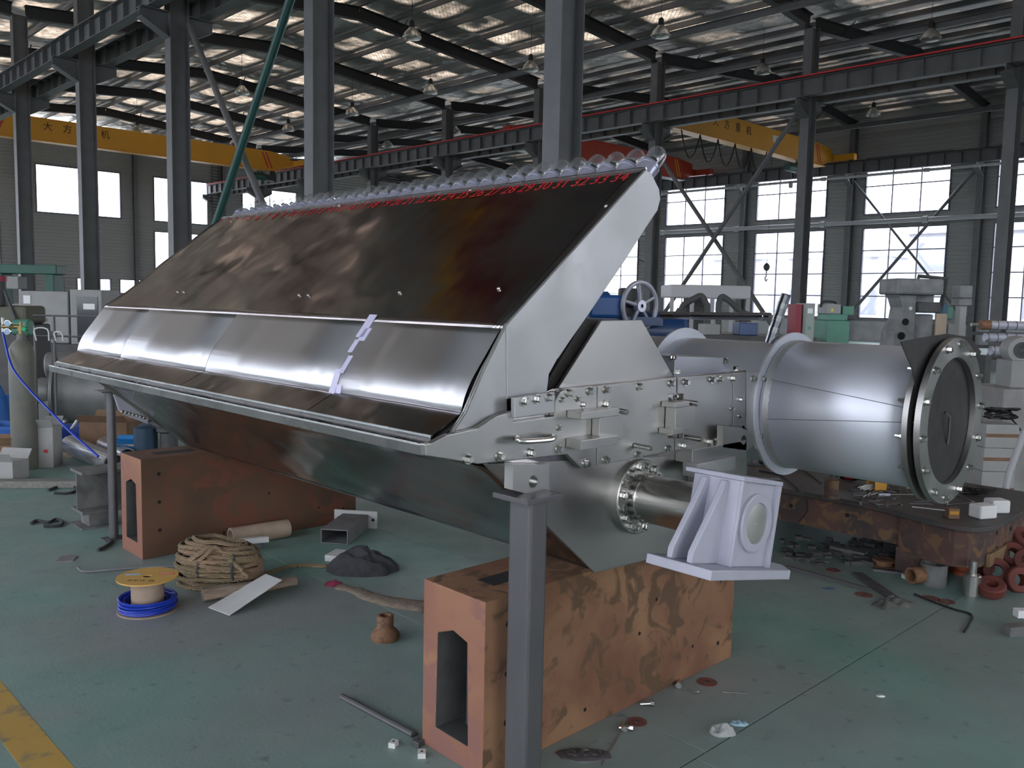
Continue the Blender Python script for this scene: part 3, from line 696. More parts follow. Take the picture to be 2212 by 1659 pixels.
# --- bolted end plates
E1 = [Z1(*p) for p in [(95,452),(102,515),(382,560),(455,554),(868,507),(940,582),(1026,569),(1030,137),(872,150),(830,168),(803,215),(800,300),(577,330),(575,272),(482,300),(382,366),(215,402),(130,446)]]
E2 = [Z1(*p) for p in [(1034,137),(1462,88),(1462,180),(1418,182),(1416,420),(1450,424),(1448,487),(1030,568)]]
E3 = [Z1(*p) for p in [(1468,88),(1766,66),(1766,352),(1712,354),(1710,446),(1454,487),(1455,424),(1500,420),(1500,180),(1468,180)]]
E4 = [Z1(*p) for p in [(1770,66),(1838,60),(1836,352),(1770,352)]]
for E_, nm in ((E1, 'end_plate'), (E2, 'end_plate'), (E3, 'end_plate'), (E4, 'end_strip')): plate(E_, 2.058, .026, nm, M_ss, bevel=.003)
plate([Z1(*p) for p in [(1842,62),(1935,58),(1930,480),(1890,478),(1842,360)]], 2.068, .012, 'duct_web', M_ssl)
plate([Z1(*p) for p in [(790,150),(1840,48),(1840,500),(440,560),(380,520),(575,250)]], 2.085, .010, 'backing_plate', M_hull)
hop = plate([(1045, 1001), (1285, 1238), (1412, 1206), (1505, 1186), (1505, 930), (1300, 940), (1060, 960)], 2.086, .012, 'hopper_end', M_ss)
clamp = plate([Z1(*p) for p in [(582,200),(800,166),(800,278),(582,310)]], 2.040, .018, 'clamp_plate', M_ssl)
BL = hexbolt(.0125, .014).mesh('bolt'); BS = hexbolt(.0085, .010).mesh('bolt')
Rb = along((0,-1,0))
def bolt(zx, zy, y=2.058, big=True, par=mach, px=False):
    p = PX(*(Z1(zx, zy) if not px else (zx, zy)), y)
    put(BL if big else BS, 'bolt', M_bolt, par, Matrix.Translation(p) @ along((0,-1,0), random.random()*3))
for p in [(328,532),(500,516),(668,496),(823,478),(967,556),(878,172),(992,162),(1080,155),(1258,137),(1432,121),(1075,536),(1252,507),(1414,473),(1510,115),(1652,101),(1695,97),(1765,94),(1498,460),(1636,438),(1686,428),(1078,233)]: bolt(*p)
for p in [(840,209),(925,204),(953,235),(824,362),(1453,190),(1806,208),(1760,258),(1804,298)]: bolt(*p, big=False)
for p in [(634,218),(702,205),(770,196)]: bolt(*p, y=2.040, par=clamp)
for p in [(1876,97),(1922,92),(1912,405)]: bolt(*p, y=2.068)
hd = [PX(*Z1(600, 418), y) for y in (2.056, 2.03)]+[PX(*Z1(x, y_), 2.005) for x, y_ in ((600, 430), (640, 436), (760, 428), (795, 418))]+[PX(*Z1(795, 410), y) for y in (2.03, 2.056)]
MB().tube(smoothpath(hd, 4), .009, 10).build('grab_handle', M_bolt, mach)
def zbox(zx0, zy0, zx1, zy1, ya, yb, name, material=M_ss, par=mach, bevel=.002):
    a = PX(*Z1(zx0, zy0), ya); b = PX(*Z1(zx1, zy1), ya)
    return MB().box((min(a.x, b.x), min(ya, yb), min(a.z, b.z)), (max(a.x, b.x), max(ya, yb), max(a.z, b.z))).build(name, material, par, smooth=0, bevel=bevel)
zbox(950, 278, 1150, 296, 1.985, 2.056, 'hinge_leaf'); zbox(945, 432, 1145, 454, 1.985, 2.056, 'hinge_leaf')
zbox(1045, 302, 1165, 424, 2.02, 2.056, 'hinge_block'); zbox(1455, 226, 1532, 246, 1.99, 2.056, 'hinge_leaf'); zbox(1460, 250, 1556, 366, 2.005, 2.056, 'hinge_block'); zbox(1440, 372, 1500, 392, 1.99, 2.056, 'hinge_leaf')
for (x, y_) in ((1235, 458), (1510, 410), (1105, 262), (1490, 218)):
    p = PX(*Z1(x, y_), 2.056); MB().cyl(p, p+Vector((.012, -.07, -.004)), .011, 12).build('pin', M_bolt, mach)
for (x, y_) in ((1467, 66), (1783, 50)):
    p = PX(*Z1(x, y_), 2.075); put(BL, 'bolt', M_bolt, mach, Matrix.Translation(p))
# lifting lugs
def lug(pts, hole, y, th, par=mach):
    mb = MB(); P = [PX(a, b, y) for a, b in pts]; h = PX(*hole, y); n = 20; r = .021
    ring = [h+Vector((cos(2*pi*k/n)*r, 0, sin(2*pi*k/n)*r)) for k in range(n)]
    # outline sampled to n directions so the hole is real
    def hit(dv):
        best = None
        for i in range(len(P)):
            a, b = P[i], P[(i+1) % len(P)]; e = b-a
            den = dv.x*e.z-dv.z*e.x
            if abs(den) < 1e-9: continue
            t = ((a.x-h.x)*e.z-(a.z-h.z)*e.x)/den; s_ = ((a.x-h.x)*dv.z-(a.z-h.z)*dv.x)/den
            if t > 0 and -1e-6 <= s_ <= 1+1e-6 and (best is None or t < best): best = t
        return h+dv*best
    angs = sorted([2*pi*k/n for k in range(n)]+[atan2(p.z-h.z, p.x-h.x) % (2*pi) for p in P]); m = len(angs)
    V = []; F = []
    for d in (0, th):
        for a in angs:
            dv = Vector((cos(a), 0, sin(a))); V += [h+dv*r+Vector((0,d,0)), hit(dv)+Vector((0,d,0))]
    for i in range(m):
        j = (i+1) % m; f = lambda k, s_, w_: k*2+s_+w_*2*m
        F += [(f(i,0,0), f(j,0,0), f(j,1,0), f(i,1,0)), (f(i,0,1), f(i,1,1), f(j,1,1), f(j,0,1)), (f(i,1,0), f(j,1,0), f(j,1,1), f(i,1,1)), (f(i,0,0), f(i,0,1), f(j,0,1), f(j,0,0))]
    mb._add(V, F); return mb.build('lifting_lug', M_ss, par, smooth=30)
lug([Z1(*p) for p in [(575,562),(708,562),(730,590),(772,620),(772,718),(712,738),(572,700)]], Z1(684, 655), 1.975, .04)
MB().box((2.06, 2.012, 1.0), (2.14, 2.09, 1.10)).build('lug_web', M_ss, mach, smooth=0)
lug([Z1(*p) for p in [(1714,352),(1815,362),(1880,395),(1886,450),(1856,486),(1714,468)]], Z1(1826, 428), 2.0, .03)
zbox(1550, 482, 1840, 500, 2.0, 2.085, 'bracket_top'); zbox(1590, 500, 1840, 640, 2.03, 2.085, 'bracket_block'); zbox(1575, 560, 1780, 590, 1.96, 2.03, 'bracket_shelf', M_ssl)
for p in [(1605,508),(1650,498)]: bolt(*p, y=2.03)
# shaft with bolted flange
SH = Vector((2.717, 0, .895))
fl_ = MB().lathe((SH.x, 2.086, SH.z), (0,-1,0), [(0, .148), (.026, .148), (.030, .144), (.030, .09)], 40, cap=False).build('shaft_flange', M_ss, mach)
for k in range(16):
    a = 2*pi*(k+.5)/16
    put(hexbolt(.0145, .016).mesh('bolt') if k == 0 else bpy.data.meshes['flange_bolt'], 'bolt', M_bolt, fl_, Matrix.Translation((SH.x+.124*cos(a), 2.056, SH.z+.124*sin(a))) @ along((0,-1,0), a)) if k else None
    if k == 0:
        fb = hexbolt(.0145, .016).mesh('flange_bolt'); put(fb, 'bolt', M_bolt, fl_, Matrix.Translation((SH.x+.124*cos(a), 2.056, SH.z+.124*sin(a))) @ along((0,-1,0), a))
MB().lathe((SH.x, 2.07, SH.z), (0,-1,0), [(0, .098), (.05, .098), (.054, .094), (.40, .094)], 40).build('shaft', M_shaft, mach)
# --- discharge duct on the right
DX, DZ, DR = 3.89, 1.182, .302
duct = MB().lathe((DX, 2.06, DZ), (0,-1,0), [(0, DR), (.66, DR)], 64, cap=False).build('discharge_duct', M_duct, mach, solid=.004, label='large lilac grey discharge duct')
MB().lathe((DX, 3.6, DZ), (0,-1,0), [(0, DR*.97), (1.55, DR*.97)], 48).build('duct_trough', M_duct, mach)
for y in (2.075, 2.70): MB().lathe((DX, y, DZ), (0,-1,0), [(0, .28), (0, .345), (.012, .345), (.012, .28)], 56, cap=False).build('duct_collar', M_duct, mach)
MB().lathe((DX, 2.045, DZ-.0), (0,-1,0), [(0, .30), (0, .31), (.03, .306)], 48, cap=False).build('weld_bead', M_ssl, duct)
def ductline(p, q, nm):
    pts = []
    for i in range(11):
        t = i/10; px, py = p[0]+(q[0]-p[0])*t, p[1]+(q[1]-p[1])*t
        r = ray(px, py); a = r.x*r.x+r.z*r.z; b = 2*((EYE.x-DX)*r.x+(EYE.z-DZ)*r.z); c = (EYE.x-DX)**2+(EYE.z-DZ)**2-(DR+.004)**2
        disc = b*b-4*a*c
        if disc < 0: continue
        pts.append(EYE+r*((-b-sqrt(disc))/(2*a)))
    MB().tube(pts, .0016, 5).build(nm, M_seam, duct)
ductline((1656, 818), (1982, 886), 'duct_seam'); ductline((1656, 905), (1982, 913), 'duct_seam')
MB().lathe((DX, 1.40, DZ), (0,-1,0), [(0, .30), (0, .352), (.022, .352), (.022, .30)], 64, cap=False).build('rear_flange', M_ss, duct)
front = MB().lathe((DX, 1.352, DZ), (0,-1,0), [(0, .27), (0, .352), (.024, .352), (.024, .27), (0, .27)], 64, cap=False).build('front_flange', M_ss, duct)
MB().lathe((DX, 1.366, DZ), (0,-1,0), [(0, .29), (.012, .29)], 48).build('blind_disc', M_rub, duct)
gk = [(1946, 738), (2000, 728), (2046, 721), (2095, 728), (2120, 760), (2100, 800), (2000, 900), (1985, 870), (1972, 800)]
MB().prism([PX(a, b, 1.372) for a, b in gk], (0, .004, 0)).build('gasket_sheet', M_rub, duct, smooth=0, label='black rubber gasket sheet sticking out at the top')
fb2 = hexbolt(.013, .016).mesh('flange_bolt_large'); nb2 = MB().lathe((0,0,0), (0,0,1), [(0, .012), (.012, .012), (.012, .007), (.034, .007)], 6).mesh('stud')
for k in range(14):
    a = 2*pi*(k+.3)/14; d = Vector((cos(a), 0, sin(a)))*.326
    put(fb2, 'bolt', M_bolt, front, Matrix.Translation(Vector((DX, 1.328, DZ))+d) @ along((0,-1,0), a)); put(nb2, 'stud', M_bolt, front, Matrix.Translation(Vector((DX, 1.40, DZ))+d) @ along((0,1,0), a))
MB().tube([(DX-.06, 1.34, DZ+.04), (DX-.03, 1.33, DZ+.02), (DX, 1.34, DZ-.05), (DX+.02, 1.35, DZ-.1)], .006, 6).build('tie_wire', M_bolt, duct)
# cover between the end plates and the duct
plate([(1458, 770), (1640, 775), (1640, 812), (1455, 825)], 2.30, .5, 'rear_cover', M_duct)
for p in ((1565, 780), (1452, 772), (1625, 785)): bolt(p[0], p[1], y=2.298, px=True)
# bolted bracket at the far end
MB().prism([PX(a, b, 5.80) for a, b in [(246, 852), (262, 862), (321, 901), (319, 916), (268, 896), (258, 886)]], (0, .02, 0)).build('far_bracket', M_ped, mach, smooth=0)
for i in range(7):
    p = PX(264+i*8, 889+i*2.2, 5.80); put(BS, 'bolt', M_bolt, mach, Matrix.Translation(p) @ along((0,-1,0)))
# ================================================================ bearing pedestal hanging on the shaft end
M_shend = metal_mat('faced_shaft_end', (.62, .61, .57), .42, rvar=.1)
ang = radians(11.5)
Rp = Matrix(((cos(ang), 0, sin(ang)), (0, 1, 0), (-sin(ang), 0, cos(ang))))
ped = thing('bearing_pedestal', 'pale lilac grey ribbed bearing pedestal hanging on the end of the machine shaft', 'pedestal', (SH.x, 1.55, SH.z), Rp)
MP = WM[ped.name]
def pbuild(mb, name, material=M_ped, par=ped, bevel=.003, smooth=30):
    return put_l(mb, name, material, par, bevel, smooth)
def put_l(mb, name, material, par, bevel, smooth):
    o = put(mb.mesh(name, smooth), name, material, par, MP)
    if bevel: b = o.modifiers.new('bevel', 'BEVEL'); b.width = bevel; b.segments = 2; b.limit_method = 'ANGLE'; b.angle_limit = radians(40)
    return o
pbuild(MB().prism([(-.31, -.04, -.195), (.22, -.04, -.195), (.33, .05, -.195), (.33, .22, -.195), (-.31, .22, -.195)], (0, 0, .034)), 'base_plate')
blk = MB(); n = 32; r0 = .100
pts_o = []
pbuild(MB().box((-.128, .012, -.161), (.128, .20, .135)), 'block')
pbuild(MB().box((-.136, -.004, .135), (.140, .235, .152)), 'cap_plate')
for a, b in (((-.128, .0, -.161), (-.118, .012, .135)), ((.112, -.006, -.161), (.130, .012, .135))): pbuild(MB().box(a, b), 'face_rim', bevel=.001)
pbuild(MB().lathe((0, .012, -.005), (0,-1,0), [(0, .105), (.012, .105), (.016, .099), (.016, .073), (.006, .070)], 40, cap=False), 'bearing_ring', bevel=0)
pbuild(MB().lathe((0, .012, -.005), (0,-1,0), [(0, .070), (.010, .070), (.011, .066), (.011, .003), (.009, 0)], 40, cap=False), 'shaft_end', M_shend, bevel=0)
for y in (.055, .135):
    pbuild(MB().prism([(-.128, y, .128), (-.150, y, .128), (-.158, y, .10), (-.285, y, -.125), (-.285, y, -.161), (-.128, y, -.161)], (0, .022, 0)), 'rib')
pbuild(MB().prism([(.128, .06, -.02), (.150, .06, -.02), (.16, .06, -.161), (.128, .06, -.161)], (0, .06, 0)), 'side_block')
st = MB(); st.cyl((.15, .09, -.105), (.245, .09, -.105), .014, 14); st.lathe((.245, .09, -.105), (1,0,0), [(0, .021), (.03, .021), (.034, .017)], 6); pbuild(st, 'side_stud', M_bolt, bevel=0)
# ================================================================ props on the floor near the machine
def rust_mat(name, c1, c2, c3, rough=.75, s=2.2):
    m, nt, b = _nt(name); N = nt.nodes; L = nt.links
    tc = N.new('ShaderNodeTexCoord')
    def noi(sc, d=7, di=.5):
        n = N.new('ShaderNodeTexNoise'); n.inputs['Scale'].default_value = sc; n.inputs['Detail'].default_value = d; n.inputs['Distortion'].default_value = di
        L.new(tc.outputs['Object'], n.inputs['Vector']); return n.outputs[0]
    r = N.new('ShaderNodeValToRGB'); L.new(noi(s), r.inputs[0])
    r.color_ramp.elements[0].position = .34; r.color_ramp.elements[0].color = (*c1, 1); r.color_ramp.elements[1].position = .66; r.color_ramp.elements[1].color = (*c2, 1)
    r2 = N.new('ShaderNodeValToRGB'); L.new(noi(s*2.3, 8, 1.2), r2.inputs[0]); r2.color_ramp.elements[0].position = .52; r2.color_ramp.elements[1].position = .60
    x = N.new('ShaderNodeMix'); x.data_type = 'RGBA'; L.new(r2.outputs[0], x.inputs[0]); L.new(r.outputs[0], x.inputs[6]); x.inputs[7].default_value = (*c3, 1)
    L.new(x.outputs[2], b.inputs['Base Color']); b.inputs['Roughness'].default_value = rough
    bp = N.new('ShaderNodeBump'); bp.inputs['Strength'].default_value = .25; bp.inputs['Distance'].default_value = .004; L.new(noi(45, 6, 0), bp.inputs['Height']); L.new(bp.outputs[0], b.inputs['Normal'])
    MATS[name] = m; return m
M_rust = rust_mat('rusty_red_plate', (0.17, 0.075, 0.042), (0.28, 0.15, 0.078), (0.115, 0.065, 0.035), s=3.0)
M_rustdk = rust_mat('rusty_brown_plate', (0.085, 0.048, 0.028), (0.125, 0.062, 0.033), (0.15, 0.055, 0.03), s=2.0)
M_rustend = rust_mat('rusty_pink_end', (0.24, 0.10, 0.07), (0.33, 0.16, 0.09), (0.25, 0.115, 0.09))
M_rusthub = rust_mat('rusty_casting', (0.20, 0.10, 0.05), (0.25, 0.13, 0.07), (0.14, 0.075, 0.045), s=8)
M_hole = mat('hole_dark', (0.008, 0.007, 0.007), .9)
M_mill = metal_mat('mill_scale_steel', (0.135, 0.13, 0.135), .5, metal=.6, rvar=.1, stretch=(3,3,1))
M_grey = mat('grey_steel_paint', (0.19, 0.19, 0.19), .6, var=.2, vscale=9)
M_ibeam = mat('weathered_ibeam', (0.13, 0.13, 0.125), .65, var=.35, vscale=9, bump=.2)
M_card = mat('cardboard_brown', (0.20, 0.12, 0.07), .85, var=.15, vscale=7)
M_tubecard = mat('cardboard_tube', (0.36, 0.27, 0.20), .85, var=.12, vscale=14)
M_wood = mat('weathered_wood', (0.20, 0.14, 0.10), .85, col2=(0.33, 0.26, 0.20), vscale=9, stretch=(1,6,6), bump=.4, bscale=18)
M_blue = mat('blue_plastic', (0.02, 0.06, 0.32), .4)
M_bluecable = mat('blue_cable', (0.012, 0.045, 0.42), .38)
M_bluecrate = mat('blue_crate', (0.015, 0.10, 0.38), .5)
M_whitebar = mat('pale_bar', (0.62, 0.62, 0.60), .5, var=.06, vscale=10)
M_box = mat('white_carton', (0.36, 0.355, 0.34), .8, var=.06, vscale=8)
M_cloth = mat('dark_cloth', (0.045, 0.045, 0.048), .9, var=.2, vscale=20, bump=.3, bscale=60)
M_canvas = mat('canvas_hose', (0.24, 0.19, 0.14), .9, var=.25, vscale=30, bump=.4, bscale=140)
M_spool = mat('yellow_spool_board', (0.62, 0.37, 0.10), .7, var=.05, vscale=14)
M_cyl = mat('grey_cylinder_paint', (0.125, 0.125, 0.115), .5, vscale=5, col2=(0.165, 0.16, 0.12))
def rope_mat():
    m, nt, b = _nt('sisal_rope'); N = nt.nodes; L = nt.links
    tc = N.new('ShaderNodeTexCoord'); wv = N.new('ShaderNodeTexWave'); wv.inputs['Scale'].default_value = 60; wv.inputs['Distortion'].default_value = 3; wv.bands_direction = 'DIAGONAL'
    L.new(tc.outputs['Object'], wv.inputs['Vector'])
    n = N.new('ShaderNodeTexNoise'); n.inputs['Scale'].default_value = 6; L.new(tc.outputs['Object'], n.inputs['Vector'])
    r = N.new('ShaderNodeValToRGB'); L.new(n.outputs[0], r.inputs[0]); r.color_ramp.elements[0].position = .38; r.color_ramp.elements[1].position = .62
    r.color_ramp.elements[0].color = (0.36, 0.28, 0.16, 1); r.color_ramp.elements[1].color = (0.46, 0.31, 0.20, 1)
    x = N.new('ShaderNodeMix'); x.data_type = 'RGBA'; x.blend_type = 'MULTIPLY'; x.inputs[0].default_value = .55; L.new(r.outputs[0], x.inputs[6]); L.new(wv.outputs[0], x.inputs[7])
    L.new(x.outputs[2], b.inputs['Base Color']); b.inputs['Roughness'].default_value = .9
    bp = N.new('ShaderNodeBump'); bp.inputs['Strength'].default_value = .8; bp.inputs['Distance'].default_value = .006; L.new(wv.outputs[0], bp.inputs['Height']); L.new(bp.outputs[0], b.inputs['Normal'])
    return m
M_rope = rope_mat()
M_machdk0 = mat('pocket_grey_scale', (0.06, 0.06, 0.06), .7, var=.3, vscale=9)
def holed_block(x0, x1, y0, y1, z1, hy0, hy1, hz0, hz1, depth, slotx):
    """hollow block: real pocket in its -X end and a slot in its top"""
    mb = MB(); jit = lambda: random.uniform(-.006, .006)
    n = 5
    inner = [(hy0+jit(), hz0+jit()), (hy1+jit(), hz0+jit()), (hy1+jit(), hz1-.02), ((hy0+hy1)/2, hz1+.012), (hy0+.01, hz1-.01)]
    outer = [(y0, 0), (y1, 0), (y1, z1), ((y0+y1)/2, z1), (y0, z1)]
    V = [(x0, a, b) for a, b in outer]+[(x0, a, b) for a, b in inner]+[(x0+depth, a, b) for a, b in inner]+[(x1, a, b) for a, b in outer]
    F = []
    for i in range(n):
        j = (i+1) % n
        F += [(i, i+n, j+n, j), (i+n, i+2*n, j+2*n, j+n), (i, j, j+3*n, i+3*n)]
    F += [tuple(range(2*n, 3*n)), tuple(range(4*n-1, 3*n-1, -1))]
    mb._add(V, [f[::-1] for f in F]); return mb
def block(name, label, x0, x1, y0, y1, z1, side, end):
    t = thing(name, label, 'steel block', ((x0+x1)/2, (y0+y1)/2, 0))
    hy0, hy1 = y0+(y1-y0)*.24, y0+(y1-y0)*.76
    bd = holed_block(x0, x1, y0, y1, z1, hy0, hy1, .09, .47, 1.2, None).build('body', side, t, smooth=0, bevel=.004)
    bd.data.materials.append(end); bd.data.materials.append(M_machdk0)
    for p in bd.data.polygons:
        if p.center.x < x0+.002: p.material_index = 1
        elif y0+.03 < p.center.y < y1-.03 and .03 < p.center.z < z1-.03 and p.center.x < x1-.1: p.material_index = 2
    r = MB(); r.box((x0+.10, (hy0+hy1)/2-.01, .08), (x0+.5, (hy0+hy1)/2+.035, .47)); r.build('inner_rib', M_mill, t, smooth=0)
    MB().box((x0+.14, y0+.11, z1-.0005), (x0+.40, y0+.20, z1+.001)).build('top_slot', M_hole, t, smooth=0)
    for (fx, fz, rr) in ((.07, .17, .012), (.07, .35, .012), (.07, .53, .012), (.34, .08, .008), (.55, .30, .008), (.62, .42, .008), (.93, .10, .010), (.93, .40, .010), (.80, .14, .007)):
        MB().lathe((x0+(x1-x0)*fx, y0-.0012, z1*fz/.632), (0,1,0), [(0, rr), (.004, rr)], 14).build('bolt_hole', M_hole, t)
    return t
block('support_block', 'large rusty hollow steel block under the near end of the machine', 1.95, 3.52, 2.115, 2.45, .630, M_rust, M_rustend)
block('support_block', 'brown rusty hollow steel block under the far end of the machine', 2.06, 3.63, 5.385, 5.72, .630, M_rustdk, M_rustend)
# support posts
ya = 1.925; zcap = on('Y', 1.9, 1150, 1078).z; xa = on('Y', ya, 1143, 1200).x; xb = on('Y', ya, 1183, 1200).x
post = thing('support_post', 'square grey steel post holding up the near lug of the machine', 'post', ((xa+xb)/2, ya+.05, 0))
MB().box((xa, ya, 0), (xb, ya+.10, zcap-.018)).build('tube', M_mill, post, smooth=0, bevel=.012)
MB().box((xa-.045, ya-.03, zcap-.018), (xb+.035, ya+.13, zcap)).build('cap_plate', M_mill, post, smooth=0, bevel=.002)
p2_ = Vector((2.10, 5.98, 0))
post2 = thing('support_post', 'slim round grey post under the far left end of the machine', 'post', p2_)
MB().cyl(p2_+Vector((0,0,.008)), p2_+Vector((0,0,1.00)), .029, 16).build('tube', M_mill, post2)
MB().box(p2_+Vector((-.07,-.05,0)), p2_+Vector((.07,.05,.008))).build('foot_plate', M_mill, post2, smooth=0)
MB().box(p2_+Vector((-.09,-.10,1.00)), p2_+Vector((.05,.05,1.008))).build('cap_plate', M_mill, post2, smooth=0)
# spool with blue cable
P = fl(320, 1316); sp = thing('cable_spool', 'yellow board spool with blue cable at its foot', 'spool', P)
MB().lathe(P, (0,0,1), [(0, .02), (0, .152), (.006, .152), (.006, .02)], 40, cap=False).build('lower_disc', M_tubecard, sp)
MB().lathe(P+Vector((0,0,.006)), (0,0,1), [(0, .02), (0, .082), (.166, .082), (.166, .02)], 32, cap=False).build('core', M_tubecard, sp)
tp = MB().lathe(P+Vector((0,0,.172)), (0,0,1), [(0, .022), (0, .152), (.007, .152), (.007, .022), (0, .022)], 48, cap=False).build('upper_disc', M_spool, sp)
RZ_ = 0.0
vr = (ROT @ Vector((1,0,0))); vr.z = 0; vr.normalize(); vf = Vector((-vr.y, vr.x, 0))
for off, material, a in ((-.085, mat('label_blue', (.25,.5,.65), .5), .25), (.085, mat('label_red', (.6,.06,.06), .5), .15)):
    c = P+Vector((0,0,.1795))+vr*off+vf*(.02 if off < 0 else .045); u = Vector((vr.x*cos(a)-vr.y*sin(a), vr.x*sin(a)+vr.y*cos(a), 0))
    lb_ = MB().obox(c, u, Vector((-u.y, u.x, 0)), Vector((0,0,1)), .038, .012, .0005).build('label', material, tp, smooth=0)
    put(text_mesh('COMPANY', .014, .0006), 'label_print', M_white, tp, frame_of(c+Vector((0,0,.001)), u, (-u.y, u.x, 0)))
put(text_mesh('Z-0115  CL', .03, .0006), 'disc_print', M_black, tp, frame_of(P+Vector((0,0,.1796))-vf*.075, vr, vf))
cp = []
for i in range(13*24+1):
    a = 2*pi*i/24; k = i/24; lay = int(k)
    r = (.138 if lay < 6 else .118) if lay < 11 else .100; lv = lay if lay < 6 else (10-lay if lay < 11 else lay-10)
    z = .014+.0105*lv+.004*sin(a*1+lay)+.006*(1+cos(a-RZ_))*.6
    cp.append(P+Vector((r*cos(a)+.006*sin(lay*2.1), r*sin(a)+.006*cos(lay*1.7), z)))
MB().tube(cp, .0062, 7).build('cable', M_bluecable, sp)
# rope coil
P = fl(472, 1262); ro = thing('rope_coil', 'coil of straw coloured rope tied with black straps', 'rope', P)
pts = []; seq = [(lay, lv) for lay in range(3) for lv in (range(9) if lay % 2 == 0 else range(8, -1, -1))]
for q, (lay, lv) in enumerate(seq):
    for i in range(28):
        a = 2*pi*i/28; f_ = (1-.15*lay)*(1-.10*abs(lv-3.5)/4); nz = noise.noise(Vector((cos(a)*1.3, sin(a)*1.3, q*.8)))
        x = .245*f_*cos(a)+.012*nz; y = .155*f_*sin(a)+.012*nz
        z = .014+.0245*lv*(1+.10*cos(a+2.6))+.012*nz*(lv > 0)+.02*lay*(lv/9)
        pts.append(P+vr*x+vf*(y+.15*z)+Vector((0,0,max(z, .0135))))
MB().tube(pts, .0125, 6).build('rope', M_rope, ro)
for xo, tl in ((-.06, .25), (.13, -.1)):
    lp = [P+vr*(xo+.01*cos(t*pi/8))+vf*(.165*cos(t*pi/8)+.03)+Vector((0,0,max(.115+.115*sin(t*pi/8), .006))) for t in range(17)]
    MB().tube(lp, .009, 5).build('strap', M_cloth, ro)
for s_ in (0, 1):
    lp = [P+vr*(-.12+.30*i/8+.03*s_)+vf*(-.13-.02*sin(i)+.02)+Vector((0,0,.25-.025*abs(i-3)*(1+s_*.3))) for i in range(9)]
    MB().tube(smoothpath(lp, 3), .0125, 6).build('loose_loop', M_rope, ro)
tl = smoothpath([fl(560, 1252)+Vector((0,0,.02)), fl(600, 1236)+Vector((0,0,.014)), fl(640, 1226)+Vector((0,0,.014)), fl(706, 1227)+Vector((0,0,.013))], 6)
MB().tube(tl, .0125, 7).build('rope_tail', M_rope, ro)
# timber and pale strip
a, b = fl(438, 1300), fl(640, 1270); d = (b-a).normalized(); sd = Vector((-d.y, d.x, 0)); rows = []
for i in range(15):
    t = i/14; c = a+(b-a)*t+Vector((0,0,.036)); hw = .055-.028*max(0, t-.7)/.3+.006*noise.noise(Vector((t*9, 0, 0))); hh = .036-.010*t
    rows.append([c+sd*(hw*cos(k*pi/4+.4))+Vector((0,0,hh*sin(k*pi/4+.4)*(1+.15*noise.noise(Vector((t*6, k, 1))))+.004)) for k in range(9)])
tb = MB(); tb.sheet(rows); tb.f.append(tuple(range(8))); tb.f.append(tuple(range(14*9+7, 14*9-1, -1))); tb.build('timber_offcut', M_wood, None, label='split weathered timber offcut lying under the rope coil', cat='wood', smooth=30)
c4 = [fl(450, 1313, .004), fl(496, 1330, .004), fl(609, 1254, .095), fl(574, 1241, .095)]
MB().prism(c4, (0, 0, .004)).build('metal_strip', M_whitebar, None, smooth=0, label='pale flat metal strip leaning on the timber beside the rope coil', cat='strip')
# cardboard tube, bars, blocks
a, b = fl(489, 1176)+Vector((0,-.06,.062)), fl(612, 1156)+Vector((0,-.06,.062))
ct = thing('cardboard_tube', 'brown cardboard tube lying against the far rusty block', 'tube', (a+b)/2-Vector((0,0,.062)))
MB().pipe(a, b, .062, .045, 24).build('roll', M_tubecard, ct)
u = (fl(575, 1180)-fl(515, 1186)).normalized()
MB().obox(fl(545, 1186)-vf*.06+Vector((0,0,.073)), u, Vector((-u.y, u.x, 0)), Vector((0,0,1)), .12, .02, .018).build('pale_bar', M_whitebar, None, smooth=0, bevel=.002, label='short white bar lying across the stones beside the cardboard tube', cat='bar')
MB().rbox(fl(545, 1184)+Vector((0,0,.027))-vf*.07, (.16, .08, .054), .3).build('stone_piece', M_grey, None, smooth=0, bevel=.01, label='grey stone offcut under the short white bar', cat='stone')
MB().rbox(fl(538, 1192)+Vector((.0,-.02,.008)), (.12, .08, .016), .9).build('tile_piece', M_whitebar, None, smooth=0, bevel=.002, label='small pale tile behind the rope coil', cat='tile')
P = fl(722, 1176); Q = fl(768, 1140); d = (Q-P).normalized(); sd = Vector((d.y, -d.x, 0)); L_ = (Q-P).length
rt = thing('rectangular_tube', 'short grey rectangular steel tube with a flange plate, open end to the camera', 'tube', (P+Q)/2)
mb = MB(); hw, hh, wt = .095, .05, .007; c = P+Vector((0,0,hh+.002))
V = []; F = []
for t, s1, s2 in ((0, hw, hh), (L_, hw, hh), (L_, hw-wt, hh-wt), (0, hw-wt, hh-wt)):
    for i, j in ((-1,-1),(1,-1),(1,1),(-1,1)): V.append(c+d*t+sd*(s1*i)+Vector((0,0,s2*j)))
for r in range(4):
    q = (r+1) % 4
    for k in range(4): F.append((r*4+k, q*4+k, q*4+(k+1) % 4, r*4+(k+1) % 4))
mb._add(V, F); mb.build('tube', M_grey, rt, smooth=0, bevel=.002)
fp = MB().obox(c+d*(L_+.005)+Vector((0,0,.012)), sd, Vector((0,0,1)), d, .16, .062, .005).build('flange_plate', M_whitebar, rt, smooth=0)
for s_ in (-1, 1): MB().lathe(c+d*(L_-.001)+sd*(.13*s_)+Vector((0,0,.012)), -d, [(0, .011), (.001, .011)], 12).build('bolt_hole', M_hole, rt)
MB().rbox(fl(728, 1214)+vf*.06+Vector((0,0,.022)), (.15, .12, .04), .5).build('pale_block', M_whitebar, None, smooth=0, bevel=.003, label='pale rectangular block in front of the black cloth bundle', cat='block')
